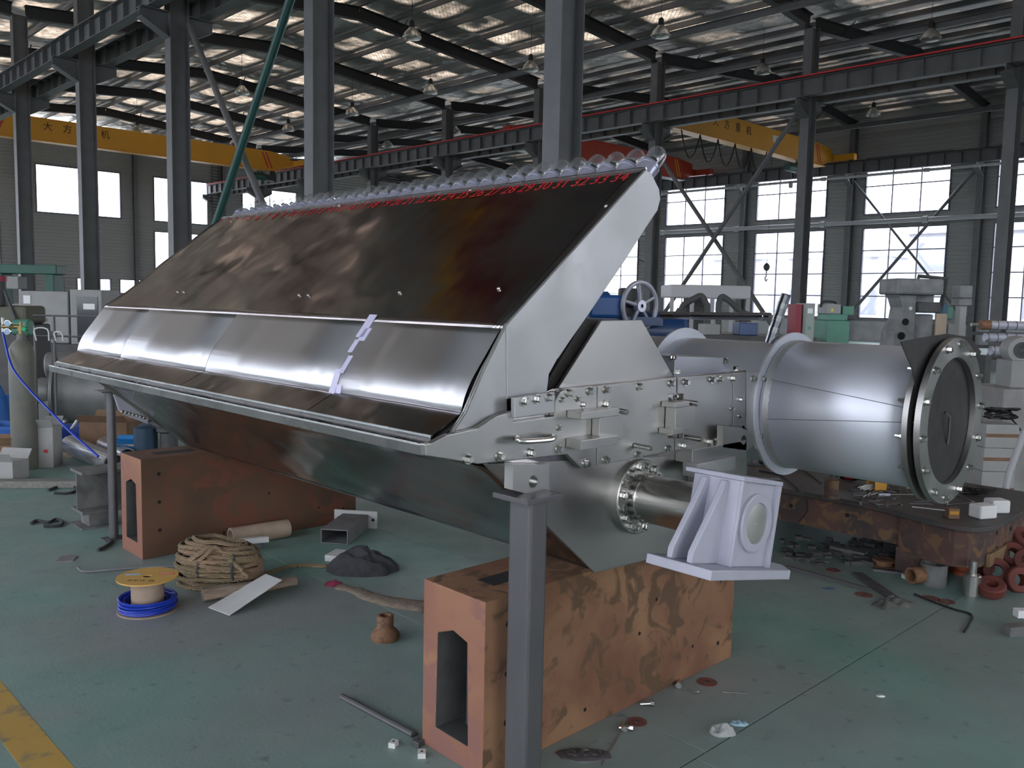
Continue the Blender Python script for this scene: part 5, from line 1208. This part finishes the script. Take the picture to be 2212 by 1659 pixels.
# bench with grey boxes between duct and enclosure
D = 9.5; B = gnd(1560, D); k = D/FPX; bn = thing('long_bench', 'dark steel bench with grey lockers behind the duct', 'bench', B)
zb_ = zpx(B, 724)
vb(B, 0, .2, zb_-.06, 360*k, .7, .06).build('top', M_machdk, bn, smooth=0)
for px in (1400, 1560, 1720): vb(B, (px-1560)*k, .2, 0, .1, .6, zb_-.06).build('leg', M_machdk, bn, smooth=0)
def onbench(px0, px1, py, D_, label, material, name, cat, zfl=None, dy=0.0):
    B_ = gnd((px0+px1)/2, D_)+vf*dy; k_ = D_/FPX; z0 = zb_ if zfl is None else zfl
    t_ = thing(name, label, cat, B_+Vector((0,0,z0)))
    vb(B_, 0, 0, z0, (px1-px0)*k_, .3, zpx(B_, py)-z0).build('body', material, t_, smooth=0, bevel=.008); return t_, B_, k_
t_, B_, k_ = onbench(1507, 1542, 700, 9.5, 'grey steel locker box with a round badge on the dark bench', M_mach, 'steel_box', 'box', dy=.1)
MB().lathe(B_+vr*.04-vf*.052+Vector((0,0,zb_+.05)), -vf, [(0, .02), (0, .03), (.004, .03), (.004, .02)], 16, cap=False).build('badge', M_black, t_)
t_, B_, k_ = onbench(1582, 1622, 697, 9.6, 'dark blue toolbox on the bench behind the header pipe', M_dblue, 'toolbox', 'box', dy=.1)
MB().tube([B_+vr*-.06+Vector((0,0,zpx(B_, 697))), B_+vr*-.05+Vector((0,0,zpx(B_, 697)+.03)), B_+vr*.05+Vector((0,0,zpx(B_, 697)+.03)), B_+vr*.06+Vector((0,0,zpx(B_, 697)))], .006, 6).build('handle', M_black, t_)
# electrical cabinet red and grey
D = 9.0; B = gnd(1712, D); k = D/FPX; ec = thing('electrical_cabinet', 'grey electrical cabinet with a dark red side beyond the duct', 'cabinet', B); z1_ = zpx(B, 655)
vb(B, .045, 0, 0, 24*k, .25, z1_).build('body', M_mach, ec, smooth=0, bevel=.006)
vb(B, -.06, .0, 0, 12*k, .26, z1_-.01).build('red_side', mat('cabinet_red', (.24, .02, .035), .5), ec, smooth=0)
dr = vb(B, .05, -.131, z1_-.36, 17*k, .012, .32).build('door', mat('door_greygreen', (.28, .33, .30), .4), ec, smooth=0)
vb(B, .05, -.139, z1_-.10, .05, .004, .05).build('notice', M_white, dr, smooth=0); vb(B, .05, -.139, z1_-.26, .03, .006, .03).build('switch', M_mgreen, dr, smooth=0)
# green machine
D = 9.8; B = gnd(1785, D); k = D/FPX; gm_ = thing('green_machine', 'pale green machine with a grey top box left of the milling machine', 'machine', B)
zg = zpx(B, 692)
vb(B, -.02, 0, 0, 48*k, .4, zg).build('body', M_mgreen, gm_, smooth=0, bevel=.01)
vb(B, -.02, 0, zg, 40*k, .36, .07).build('cap', M_mgreen, gm_, smooth=0, bevel=.01)
vb(B, -.06, 0, zg+.07, 30*k, .3, zpx(B, 657)-zg-.07).build('top_box', M_mach, gm_, smooth=0, bevel=.01)
vb(B, .10, -.05, zg+.06, 24*k, .2, .1).build('side_box', M_mgreen, gm_, smooth=0, bevel=.01)
MB().prism([B+vr*-.1-vf*.155+Vector((0,0,zg+.10)), B+vr*-.06-vf*.155+Vector((0,0,zg+.10)), B+vr*-.08-vf*.155+Vector((0,0,zg+.14))], vf*.003).build('warning_sign', mat('sign_yellow', (.7, .6, .1), .5), gm_, smooth=0)
MB().tube(smoothpath([B+vr*-.16+Vector((0,0,zpx(B, 664))), B+vr*-.12+Vector((0,0,zpx(B, 652))), B+vr*0+Vector((0,0,zpx(B, 653))), B+vr*.02+Vector((0,0,zpx(B, 660)))], 4), .012, 7).build('hose', M_black, gm_)
# milling machine
D = 11.5; B = gnd(1945, D); k = D/FPX; M_mmg = mat('milling_grey', (.21, .215, .215), .55, var=.25, vscale=7)
mm = thing('milling_machine', 'big grey milling machine column with round openings behind the duct end', 'milling machine', B); X = lambda px: (px-1945)*k; Z = lambda py: zpx(B, py)
vb(B, X(1947), 0, Z(637), 100*k, .55, Z(603)-Z(637)).build('head', M_mmg, mm, smooth=0, bevel=.03)
ol = [(1907, 637), (1948, 637), (1948, 860), (1896, 860), (1905, 715), (1918, 690), (1921, 665), (1914, 645)]
MB().prism([B+vr*X(a)-vf*.18+Vector((0,0,max(Z(b), 0))) for a, b in ol], vf*.4).build('frame', M_mmg, mm, smooth=0, bevel=.01)
vb(B, X(1970), .05, 0, 44*k, .3, Z(678)).build('knee', M_mmg, mm, smooth=0, bevel=.02)
vb(B, X(1972), -.05, Z(675), 46*k, .4, Z(652)-Z(675)).build('ram', M_machdk, mm, smooth=0, bevel=.02)
vb(B, X(1972), .05, Z(655), 36*k, .3, Z(637)-Z(655)).build('neck', M_mmg, mm, smooth=0)
for px, py, r in ((1927, 695, .045), (1920, 725, .05), (1936, 666, .022)): MB().lathe(B+vr*X(px)-vf*.184+Vector((0,0,Z(py))), -vf, [(0, r), (.003, r)], 20).build('opening', M_hole if r != .022 else M_white, mm)
MB().tube([B+vr*X(1962)+Vector((0,0,Z(606))), B+vr*X(1962)+Vector((0,0,Z(596))), B+vr*X(2022)+Vector((0,0,Z(600))), B+vr*X(2022)+vf*.1+Vector((0,0,Z(660)))], .028, 6).build('cable_arm', M_machdk, mm)
vb(B, X(1988), -.35, Z(735)-.5, 22*k, .03, Z(676)-Z(735)+.5).build('board', mat('plywood', (.42, .33, .24), .7, var=.06, vscale=9), None, smooth=0, label='upright pale plywood board in front of the milling machine', cat='board')
vb(B, X(1988), -.30, 0, .3, .25, Z(735)-.5).build('parts_stand', M_machdk, None, smooth=0, bevel=.01, label='dark low stand carrying the plywood board', cat='stand')
# drill head and spindle column
D = 11.8; B = gnd(2022, D); k = D/FPX; dh = thing('drilling_machine', 'teal and green drilling head right of the milling machine', 'machine', B)
vb(B, 0, .1, 0, 18*k, .25, zpx(B, 700)).build('base', M_machdk, dh, smooth=0); vb(B, .05, .1, zpx(B, 690), 24*k, .2, zpx(B, 662)-zpx(B, 690)).build('head', M_mgreen, dh, smooth=0, bevel=.02)
vb(B, -.06, -.05, zpx(B, 700), 14*k, .2, zpx(B, 656)-zpx(B, 700)).build('motor', mat('teal_paint', (.05, .14, .20), .5), dh, smooth=0, bevel=.02)
D = 10.8; B = gnd(2056, D); k = D/FPX; dc = thing('drill_column', 'slim grey machine column with a boxed top beside the wall column', 'machine', B)
vb(B, 0, 0, 0, 14*k, .12, zpx(B, 660)).build('column', M_mach, dc, smooth=0, bevel=.005); vb(B, 0, 0, zpx(B, 660), 28*k, .2, zpx(B, 645)-zpx(B, 660)).build('head', M_mmg, dc, smooth=0, bevel=.01); vb(B, 0, 0, zpx(B, 644), 26*k, .2, zpx(B, 617)-zpx(B, 644)).build('motor_box', M_mmg, dc, smooth=0, bevel=.01)
# wrapped rollers on a rack and a motor
D = 9.1; B = gnd(2165, D); k = D/FPX; M_rol = metal_mat('roller_wrap', (.62, .62, .72), .3, metal=.6)
rk = thing('roller_rack', 'dark rack carrying the wrapped rollers at the right edge', 'rack', B)
for s_ in (-.28, .42): vb(B, s_, .15, 0, .06, .5, zpx(B, 768)-.0).build('upright', M_machdk, rk, smooth=0)
for py in (716, 745, 770): vb(B, .07, .15, zpx(B, py)-.045, .9, .06, .03).build('shelf', M_machdk, rk, smooth=0)
for px0, py, r, lb_ in ((2105, 703, .045, 'upper bright wrapped roller at the right edge'), (2106, 730, .045, 'middle bright wrapped roller at the right edge'), (2120, 758, .05, 'lowest bright wrapped roller at the right edge')):
    a_ = B+vr*(px0-2165)*k+Vector((0,0,zpx(B, py)+.0)); t_ = thing('wrapped_roller', lb_, 'roller', a_, group='wrapped rollers')
    MB().lathe(a_, vr, [(0, r), (.75, r)], 24).build('barrel', M_rol, t_)
    for i in range(8): MB().lathe(a_+vr*(.02+i*.095), vr, [(0, r+.002), (.008, r+.002)], 24).build('band', M_mill, t_)
    if py == 703: MB().cyl(a_-vr*.14, a_, .018, 12).build('journal', M_bolt, t_); MB().lathe(a_-vr*.05, vr, [(0, r+.004), (.10, r+.004)], 24).build('rust_sleeve', M_rusthub, t_)
D = 7.9; B = gnd(2185, D); k = D/FPX; zmb = zpx(B+vf*.0, 838); mo = thing('electric_motor', 'grey electric motor with a dark fan grille at the right edge', 'motor', B+Vector((0,0,zmb)))
c_ = B+Vector((0,0,zpx(B, 757))); md = (-vf+vr*-.25).normalized()
MB().lathe(c_-md*.25, md, [(0, .11), (.02, .125), (.22, .125), (.25, .115)], 28).build('body', M_mach, mo); MB().lathe(c_+md*.001, md, [(0, .074), (.006, .072)], 24).build('fan_grille', M_machdk, mo)
for i in range(16):
    a = 2*pi*i/16; w2 = md.cross(Vector((0,0,1))).normalized(); dd = w2*cos(a)+Vector((0,0,1))*sin(a); MB().obox(c_+md*.008+dd*.04, dd, md.cross(dd), md, .02, .003, .003).build('grille_bar', M_black, mo, smooth=0)
vb(B, .02, .1, zmb, .24, .26, zpx(B, 757)-.09-zmb).build('stand', M_mach, mo, smooth=0, bevel=.01)
D = 7.9; B = gnd(2185, D); k = D/FPX
cc = vb(B, .03, .15, 0, 120*k, .6, zmb); cc.build('concrete_block', mat('stained_grey', (.30, .29, .28), .8, var=.2, vscale=5), None, smooth=0, bevel=.01, label='big stained grey cabinet behind the duct flange at the right edge', cat='cabinet')
D = 7.5; B = gnd(2135, D); k = D/FPX
for i, (z0_, h_, lb_) in enumerate(((0, .30, 'lowest white carton of the stack behind the duct flange'), (.30, .20, 'middle white carton of the stack behind the duct flange'), (.50, .20, 'topmost white carton of the stack behind the duct flange'))):
    t_ = thing('stacked_carton', lb_, 'box', B+Vector((0,0,z0_)), group='white cartons behind the duct'); vb(B, .01*i, .01*i, z0_, .28, .24, h_-.002).build('body', M_box, t_, smooth=0, bevel=.004); vb(B, .01*i, -.12+.01*i, z0_+h_*.45, .28, .002, .03).build('tape', M_card, t_, smooth=0)
cw = []
for i in range(150):
    a = i*.55; r = .07+.05*noise.noise(Vector((i*.21, 0, 0))); cw.append(B+vr*(.03+r*1.5*cos(a))+vf*(.06*sin(a*1.1)-.02)+Vector((0,0,.735+.05+.045*sin(a*.37)+.02*noise.noise(Vector((i*.3, 2, 0))))))
cw += [B+vr*.20+vf*-.12+Vector((0,0,.60)), B+vr*.22+vf*-.14+Vector((0,0,.40))]
MB().tube(smoothpath(cw, 2), .007, 6).build('cable_tangle', M_black, None, label='tangle of black cable on the white cartons at the right', cat='cable')
MB().tube([gnd(2150, 6.3)+Vector((0,0,.02)), pd(2180, 1020, 6.3), pd(2214, 930, 6.3)], .024, 10).build('bent_conduit', M_silver, None, label='pale bent conduit rising at the right edge', cat='pipe')
# hook hanging in the right bay
hp_ = on('Y', 20.9, 1656, 578); cr = bpy.data.objects['bridge_crane.001']
MB().cyl(hp_, Vector((hp_.x, 20.9, 8.55)), .010, 5).build('hoist_rope', M_black, cr); MB().lathe(hp_-Vector((0,0,.15)), (0,0,1), [(0, .04), (.06, .12), (.2, .15), (.3, .10), (.36, .03)], 16).build('hook_ball', M_machdk, cr)
MB().tube(smoothpath([hp_-Vector((0,0,.15)), hp_-Vector((0,0,.38)), hp_-Vector((.10,0,.50)), hp_-Vector((0,0,.62)), hp_-Vector((-.10,0,.52))], 4), .03, 8).build('hook', M_silver, cr)
# small floodlight and wall box
pl = on('X', XC-1.0, 1415, 578); fl2 = thing('wall_floodlight', 'small pale floodlight hanging beside the handwheel window', 'lamp', pl)
MB().lathe(pl, (0,.3,-1), [(0, .08), (.35, .14), (.5, .28), (.5, .1)], 12).build('shade', M_silver, fl2); MB().tube([pl, pl+Vector((0,1.2,.5))], .03, 6).build('bracket', M_machdk, fl2)
# ================================================================ low steel workbench and its clutter
ZT = .40
M_bench = rust_mat('greasy_bench_top', (0.045, 0.043, 0.043), (0.075, 0.07, 0.068), (0.085, 0.055, 0.05), rough=.55, s=3)
M_apron = rust_mat('bench_apron_rust', (0.05, 0.04, 0.038), (0.11, 0.055, 0.045), (0.16, 0.09, 0.045), s=4)
wb = thing('surface_bench', 'low heavy rusty steel workbench covered with tools under the duct', 'workbench', (5.9, 2.6, 0))
F0 = Vector((5.46, 2.95, ZT)); tu = Vector((0,-1,0)); tv = Vector((1,0,0))
ol = [(5.47, 4.7), (5.49, 2.42), (5.45, 2.22), (5.40, 2.05), (5.36, 1.90), (5.35, 1.78), (5.37, 1.69), (5.43, 1.64), (5.52, 1.615), (5.66, 1.61), (6.75, 1.62), (6.75, 4.7)]
MB().prism([Vector((x, y, ZT-.032)) for x, y in ol], (0,0,.032)).build('top', M_bench, wb, smooth=20, bevel=.004)
MB().box((5.53, 2.16, .165), (5.555, 4.6, ZT-.032)).build('front_apron', M_apron, wb, smooth=0)
MB().box((6.65, 2.16, .165), (6.675, 4.6, ZT-.032)).build('rear_apron', M_apron, wb, smooth=0)
MB().prism([Vector((x, y, .13)) for x, y in [(5.50, 2.15), (5.44, 1.97), (5.43, 1.80), (5.46, 1.73), (5.54, 1.685), (5.70, 1.675), (6.66, 1.68), (6.66, 2.15)]], (0,0,ZT-.032-.13)).build('end_box', M_apron, wb, smooth=20)
for x, y in ((5.55, 2.08), (6.6, 2.08), (5.6, 4.2), (6.6, 4.2)): MB().box((x-.06, y-.08, 0), (x+.06, y+.08, .165)).build('leg', M_apron, wb, smooth=0, bevel=.006)
for x, z in ((5.78, .30), (5.80, .20), (6.05, .28)): MB().lathe((x, 1.6755, z), (0,-1,0), [(0, .014), (.003, .014)], 14).build('hole', M_hole, wb)
for y, z in ((2.5, .29), (2.9, .28), (3.3, .29)): MB().lathe((5.5305, y, z), (-1,0,0), [(0, .014), (.003, .014)], 14).build('hole', M_hole, wb)
MB().box((5.62, 1.655, .12), (6.0, 1.675, .20)).build('timber_packer', mat('packer_wood', (.22, .14, .07), .8, var=.2, vscale=9), wb, smooth=0)
on_t = lambda px, py: fl(px, py, ZT)
def grinder(px, py, rz, label, s=1.0):
    P = on_t(px, py); d = Vector((cos(rz), sin(rz), 0)); t = thing('angle_grinder', label, 'grinder', P, group='angle grinders'); u_ = Vector((0,0,.035))
    MB().lathe(P+u_, d, [(0, .026), (.02, .032), (.10, .032), (.12, .024), (.24, .022), (.26, .018)], 16).build('handle', M_black, t)
    MB().lathe(P+u_+d*.03, d, [(0, .0335), (.06, .0335)], 16).build('red_body', mat('grinder_red', (.38, .02, .03), .4), t)
    MB().lathe(P+u_-d*.05+Vector((0,0,-.02)), (0,0,1), [(0, .03), (.05, .03), (.055, .02)], 14).build('gear_head', M_mill, t)
    MB().lathe(P-d*.05+Vector((0,0,.002)), (0,0,1), [(0, .055), (.004, .055)], 24).build('disc', M_machdk, t)
    return P+u_+d*.26
e1 = grinder(1640, 1004, RZ+.0, 'angle grinder with red body beside the bearing bracket'); e2 = grinder(1815, 1036, RZ-.5, 'angle grinder with red body lying in the middle of the bench')
MB().tube(smoothpath([e1, on_t(1720, 1010)+Vector((0,0,.02)), on_t(1755, 1030)+Vector((0,0,.006)), on_t(1775, 1045)+Vector((0,0,.006))], 5), .005, 6).build('power_cord', M_black, None, label='black cord trailing from the left angle grinder', cat='cord')
MB().tube(smoothpath([on_t(1640, 1018)+Vector((0,0,.006)), on_t(1690, 1030)+Vector((0,0,.006)), F0+tu*.18-tv*.02+Vector((0,0,.0)), F0+tu*.22-tv*.03-Vector((0,0,.1)), F0+tu*.16-tv*.03-Vector((0,0,.2))], 5), .005, 6).build('power_cord', M_black, None, label='black cord hanging over the bench edge behind the pedestal', cat='cord')
MB().cyl(on_t(1606, 1040)+Vector((0,0,.018)), on_t(1684, 1040)+Vector((0,0,.018)), .018, 14).build('steel_pipe', M_mill, None, label='short grey pipe lying on the bench behind the pedestal', cat='pipe')
hb_ = on_t(1795, 1075); st_ = thing('bench_anvil', 'short rusty cylinder standing near the bench edge', 'cylinder', hb_); MB().lathe(hb_, (0,0,1), [(0, .055), (.02, .055), (.03, .045), (.12, .045), (.125, .03)], 20).build('body', M_apron, st_)
M_ybox = mat('orange_carton', (.55, .27, .03), .7)
def openbox(px, py, sx, sy, h, rz, tilt, label, rods=True):
    P = on_t(px, py); t = thing('electrode_box', label, 'box', P); u = Vector((cos(rz), sin(rz), 0)); v = Vector((-u.y, u.x, 0)); w_ = .002
    c = P+Vector((0,0,h/2))
    for o, a, b, hd_ in ((v*(sy/2), u, Vector((0,0,1)), (sx/2, h/2)), (v*(-sy/2), u, Vector((0,0,1)), (sx/2, h/2)), (Vector((0,0,h/2)), u, v, (sx/2, sy/2)), (Vector((0,0,-h/2)), u, v, (sx/2, sy/2))):
        MB().obox(c+o, a, b, a.cross(b), hd_[0], hd_[1], w_/2+.0005).build('panel', M_ybox, t, smooth=0)
    if rods:
        for i in range(16):
            q = c+v*random.uniform(-.35, .35)*sy+Vector((0,0,random.uniform(-.3, .2)*h)); MB().cyl(q, q-u*(sx*.5+random.uniform(.03, .12))-Vector((0,0,.01)), .0022, 5).build('electrode', M_whitebar, t)
    return t
openbox(1893, 1058, .12, .07, .075, RZ+.5, 0, 'orange box spilling welding electrodes on the bench'); openbox(1988, 1062, .10, .06, .06, RZ+.2, 0, 'torn orange carton in front of the duct flange', False)
cb_ = on_t(1992, 1078); MB().rbox(cb_+Vector((0,0,.015)), (.05, .04, .03), RZ+.6).build('orange_offcut', M_ybox, None, smooth=0, label='small orange carton offcut on the bench', cat='carton')
for a, b, r, lb_ in (((1865, 1074), (1895, 1058), .003, 'electrode lying left of the orange box'), ((1875, 1072), (1905, 1062), .003, 'second electrode lying left of the orange box'), ((1970, 1096), (2070, 1107), .004, 'thin rod near the bench front edge')):
    MB().cyl(on_t(*a)+Vector((0,0,r)), on_t(*b)+Vector((0,0,r)), r, 6).build('welding_rod', M_whitebar, None, label=lb_, cat='rod')
sd_ = thing('screwdriver', 'long screwdriver with clear handle on the bench', 'screwdriver', on_t(1930, 1071)); MB().cyl(on_t(1898, 1072)+Vector((0,0,.010)), on_t(1922, 1072)+Vector((0,0,.010)), .010, 10).build('handle', mat('clear_blue_handle', (.55, .58, .68), .2), sd_); MB().cyl(on_t(1922, 1072)+Vector((0,0,.010)), on_t(1992, 1071)+Vector((0,0,.008)), .004, 8).build('blade', M_bolt, sd_)
MB().rbox(on_t(1930, 1043)+Vector((0,0,.016)), (.15, .08, .03), RZ-.1).build('foam_slab', mat('pink_foam', (.62, .55, .57), .8), None, smooth=0, bevel=.004, label='pale pinkish foam slab beside the orange box', cat='foam')
MB().obox(on_t(1938, 1027)+Vector((0,0,.042)), vr, (Vector((0,0,1))+vf*.4).normalized(), vr.cross((Vector((0,0,1))+vf*.4).normalized()), .10, .045, .002).build('grey_card', M_mach, None, smooth=0, label='grey sheet leaning behind the foam slab', cat='sheet')
def ring_tri(pts, r, label):
    MB().tube([on_t(*p)+Vector((0,0,r)) for p in pts], r, 6, closed=True).build('wire_triangle', M_whitebar, None, label=label, cat='frame')
ring_tri([(2045, 1092), (2058, 1066), (2105, 1086)], .004, 'bent triangular wire frame on the bench')
bw = on_t(2056, 1118); bx = thing('small_carton', 'small brown carton standing at the bench front', 'box', bw); MB().rbox(bw+Vector((0,0,.03)), (.065, .05, .06), RZ).build('body', M_card, bx, smooth=0); MB().rbox(bw-vf*.026+Vector((0,0,.035)), (.055, .003, .02), RZ).build('label', M_ybox, bx, smooth=0)
for px, py, rz, s_, lb_ in ((2122, 1118, .3, .15, 'left white foam block at the bench corner'), (2152, 1106, .1, .14, 'right white foam block at the bench corner')):
    fp_ = on_t(px, py); MB().rbox(fp_+Vector((0,0,.042)), (s_*.85, .10, .083), RZ+rz).build('foam_block', mat('white_foam', (.78, .78, .77), .9), None, smooth=0, bevel=.012, label=lb_, cat='foam')
for n_, (px, py, rx, ry, lb_) in enumerate(((2105, 1072, .12, .05, 'heap of fine black wire on the bench by the flange'),)):
    wp = [on_t(px, py)+vr*(rx*random.gauss(0, .5))+vf*(ry*random.gauss(0, .5))+Vector((0,0,.01+.05*random.random())) for _ in range(160)]
    MB().tube(smoothpath(wp, 2), .0022, 4).build('wire_heap', M_black, None, label=lb_, cat='wire', kind='stuff')
cl = []
for i in range(60):
    px = random.uniform(1850, 2040); py = random.uniform(1050, 1092)
    a_ = on_t(px, py)+Vector((0,0,.004)); ang_ = random.uniform(0, pi); L2 = random.uniform(.03, .12); cl.append((a_, ang_, L2))
mbc = MB()
for a_, ang_, L2 in cl: mbc.rbox(a_, (L2, random.uniform(.006, .02), .008), ang_)
mbc.build('bench_swarf', M_mill, None, smooth=0, label='loose small metal bits and offcuts scattered over the bench', cat='metal bits', kind='stuff')
for i, (px, py, rz, lb_) in enumerate(((1850, 1018, .2, 'upper flat spanner behind the right angle grinder'), (1868, 1028, -.3, 'lower flat spanner behind the right angle grinder'))):
    P = on_t(px, py); u = Vector((cos(RZ+rz), sin(RZ+rz), 0)); sp_ = thing('spanner', lb_, 'spanner', P, group='spanners on the bench'); MB().obox(P+Vector((0,0,.004)), u, Vector((-u.y, u.x, 0)), Vector((0,0,1)), .075, .008, .004).build('shank', M_bolt, sp_, smooth=0)
    for s_ in (-1, 1): MB().lathe(P+u*(.08*s_), (0,0,1), [(0, .009), (0, .017), (.009, .017), (.009, .009), (0, .009)], 12, cap=False).build('jaw', M_bolt, sp_)
# ---- under and in front of the bench
def bar(a, b, w_, h, label, material=M_mill, name='flat_bar', z=0.0):
    a, b = fl(*a), fl(*b); d = (b-a).normalized(); MB().obox((a+b)/2+Vector((0,0,h/2+z)), d, Vector((-d.y, d.x, 0)), Vector((0,0,1)), (b-a).length/2, w_/2, h/2).build(name, material, None, smooth=0, bevel=.001, label=label, cat='bar')
bar((1850, 1240), (1938, 1300), .07, .012, 'flat grey bar lying aslant in front of the bench leg')
bar((1700, 1228), (1880, 1278), .02, .02, 'long thin angle bar lying on the floor right of the pedestal')
bar((1795, 1190), (1870, 1206), .06, .04, 'rough grey block bar under the bench', M_ibeam)
bar((1885, 1232), (1950, 1240), .05, .016, 'flat grey plate in front of the bench leg')
bar((1690, 1206), (1790, 1216), .012, .012, 'thin rod on the floor under the bench edge')
rr_ = random.Random(5); mbs = MB()
for i in range(90):
    px = rr_.uniform(1690, 1960); py = rr_.uniform(1165, 1222); P = fl(px, py); s_ = rr_.uniform(.015, .05); mbs.rbox(P+Vector((0,0,s_*.3)), (s_*rr_.uniform(1, 2.4), s_, s_*.6), rr_.uniform(0, 3))
mbs.build('scrap_offcuts', M_machdk, None, smooth=0, label='dark steel offcuts and scrap scattered under the bench', cat='scrap', kind='stuff')
P = fl(1909, 1226); MB().lathe(P, (0,0,1), [(0, .06), (.0, .07), (.015, .07), (.018, .05), (.04, .05), (.043, .07), (.055, .07), (.055, .04)], 24, cap=False).build('grooved_pulley', M_rusthub, None, label='rusty grooved pulley on the floor by the bench leg', cat='pulley')
a_ = fl(2015, 1262); tee = thing('pipe_tee', 'grey pipe tee with a rusty open branch below the bench corner', 'pipe fitting', a_)
MB().pipe(a_, a_+Vector((0,0,.13)), .075, .06, 28).build('body', M_ibeam, tee); MB().pipe(a_+Vector((0,0,.06))-vr*.07, a_+Vector((0,0,.06))-vr*.15-vf*.03, .05, .036, 24).build('branch', M_rusthub, tee)
for i, (a, b, r, lb_) in enumerate((((2018, 1226), (2060, 1205), .035, 'upper grey pipe offcut leaning under the bench corner'), ((2002, 1240), (2050, 1222), .028, 'lower grey pipe offcut under the bench corner'))):
    p_, q_ = fl(*a)+Vector((0,0,r)), fl(*b)+Vector((0,0,r)); MB().pipe(p_, q_, r, r-.008, 20).build('pipe_offcut', M_mill, None, label=lb_, cat='pipe', group='pipe offcuts under the bench')
P = fl(2098, 1284); slg = thing('steel_slug', 'bright stepped round steel slug standing in front of the bench corner', 'steel slug', P); MB().lathe(P, (0,0,1), [(0, .045), (.0, .05), (.115, .05), (.12, .046), (.12, .022), (.20, .022)], 28).build('body', M_ss, slg)
P = fl(2078, 1238); MB().lathe(P, (0,0,1), [(0, .05), (0, .075), (.02, .075), (.03, .055), (.11, .06), (.13, .085), (.15, .085), (.15, .045)], 24, cap=False).build('orange_hub', mat('primer_orange', (.30, .07, .03), .7, var=.15, vscale=12), None, label='orange red primed hub standing under the bench corner', cat='hub')
M_prim = mat('red_primer', (.13, .032, .024), .75, var=.25, vscale=14)
rg = MB(); rg.lathe((0,0,-.03), (0,0,1), [(0, .035), (0, .07), (.008, .076), (.052, .076), (.06, .07), (.06, .035), (0, .035)], 24, cap=False); rgm = rg.mesh('ring_casting')
RN = [((2118, 1246), .0, .9, 'leftmost'), ((2150, 1262), .0, 1.2, 'front lowest'), ((2152, 1222), .12, .8, 'upper left'), ((2182, 1246), .06, 1.0, 'middle'), ((2196, 1282), .0, 1.3, 'front right'), ((2206, 1230), .13, .7, 'topmost right'), ((2216, 1262), .06, 1.1, 'right-edge'), ((2140, 1290), .0, .4, 'flat lying front')]
for (p, z, tl_, w_) in RN:
    P = fl(*p)+Vector((0,0,.078*abs(sin(tl_))+.03*abs(cos(tl_))+z)); o = put(rgm, 'ring_casting', M_prim, None, Matrix.Translation(P) @ Matrix.Rotation(RZ+random.uniform(-.6, .6), 4, 'Z') @ Matrix.Rotation(tl_, 4, 'X'))
    tag(o, w_+' red primed ring casting in the pile at the right edge', 'casting', 'red ring castings')
cp = [fl(1975, 1285), fl(2010, 1300), fl(2060, 1318), fl(2098, 1330), fl(2092, 1352), fl(2082, 1368)]
MB().tube(smoothpath([p+Vector((0,0,.006)) for p in cp], 5), .006, 6).build('floor_cable', M_black, None, label='thin black cable crossing the floor in front of the bench', cat='cable')
heap('grey_rag', 1930, 1308, .12, .05, .05, mat('grey_rag_cloth', (.10, .10, .09), .9, var=.3, vscale=20), 'dirty grey rag heap at the end of the lying flat bar', 'rag', 17.0, 16)
MB().tube(smoothpath([fl(1908, 1318)+Vector((0,0,.012)), fl(1915, 1306)+Vector((0,0,.03)), fl(1930, 1300)+Vector((0,0,.03)), fl(1942, 1308)+Vector((0,0,.012))], 5), .012, 8).build('iron_hook', M_machdk, None, label='dark bent iron hook lying beside the grey rag', cat='hook')
tm = fl(1962, 1248); tpm = thing('tape_measure', 'small white and yellow tape roll by the pipe tee', 'tape roll', tm); MB().pipe(tm, tm+Vector((0,0,.025)), .04, .026, 24).build('ring', M_whitebar, tpm)
bar((2172, 1372), (2240, 1366), .06, .05, 'pale grey bar at the right edge of the floor', M_ibeam); 
MB().rbox(fl(2204, 1352)+Vector((0,0,.07)), (.06, .05, .04), RZ).build('paper_box', M_white, None, smooth=0, label='small white box on the bar at the right edge', cat='box')
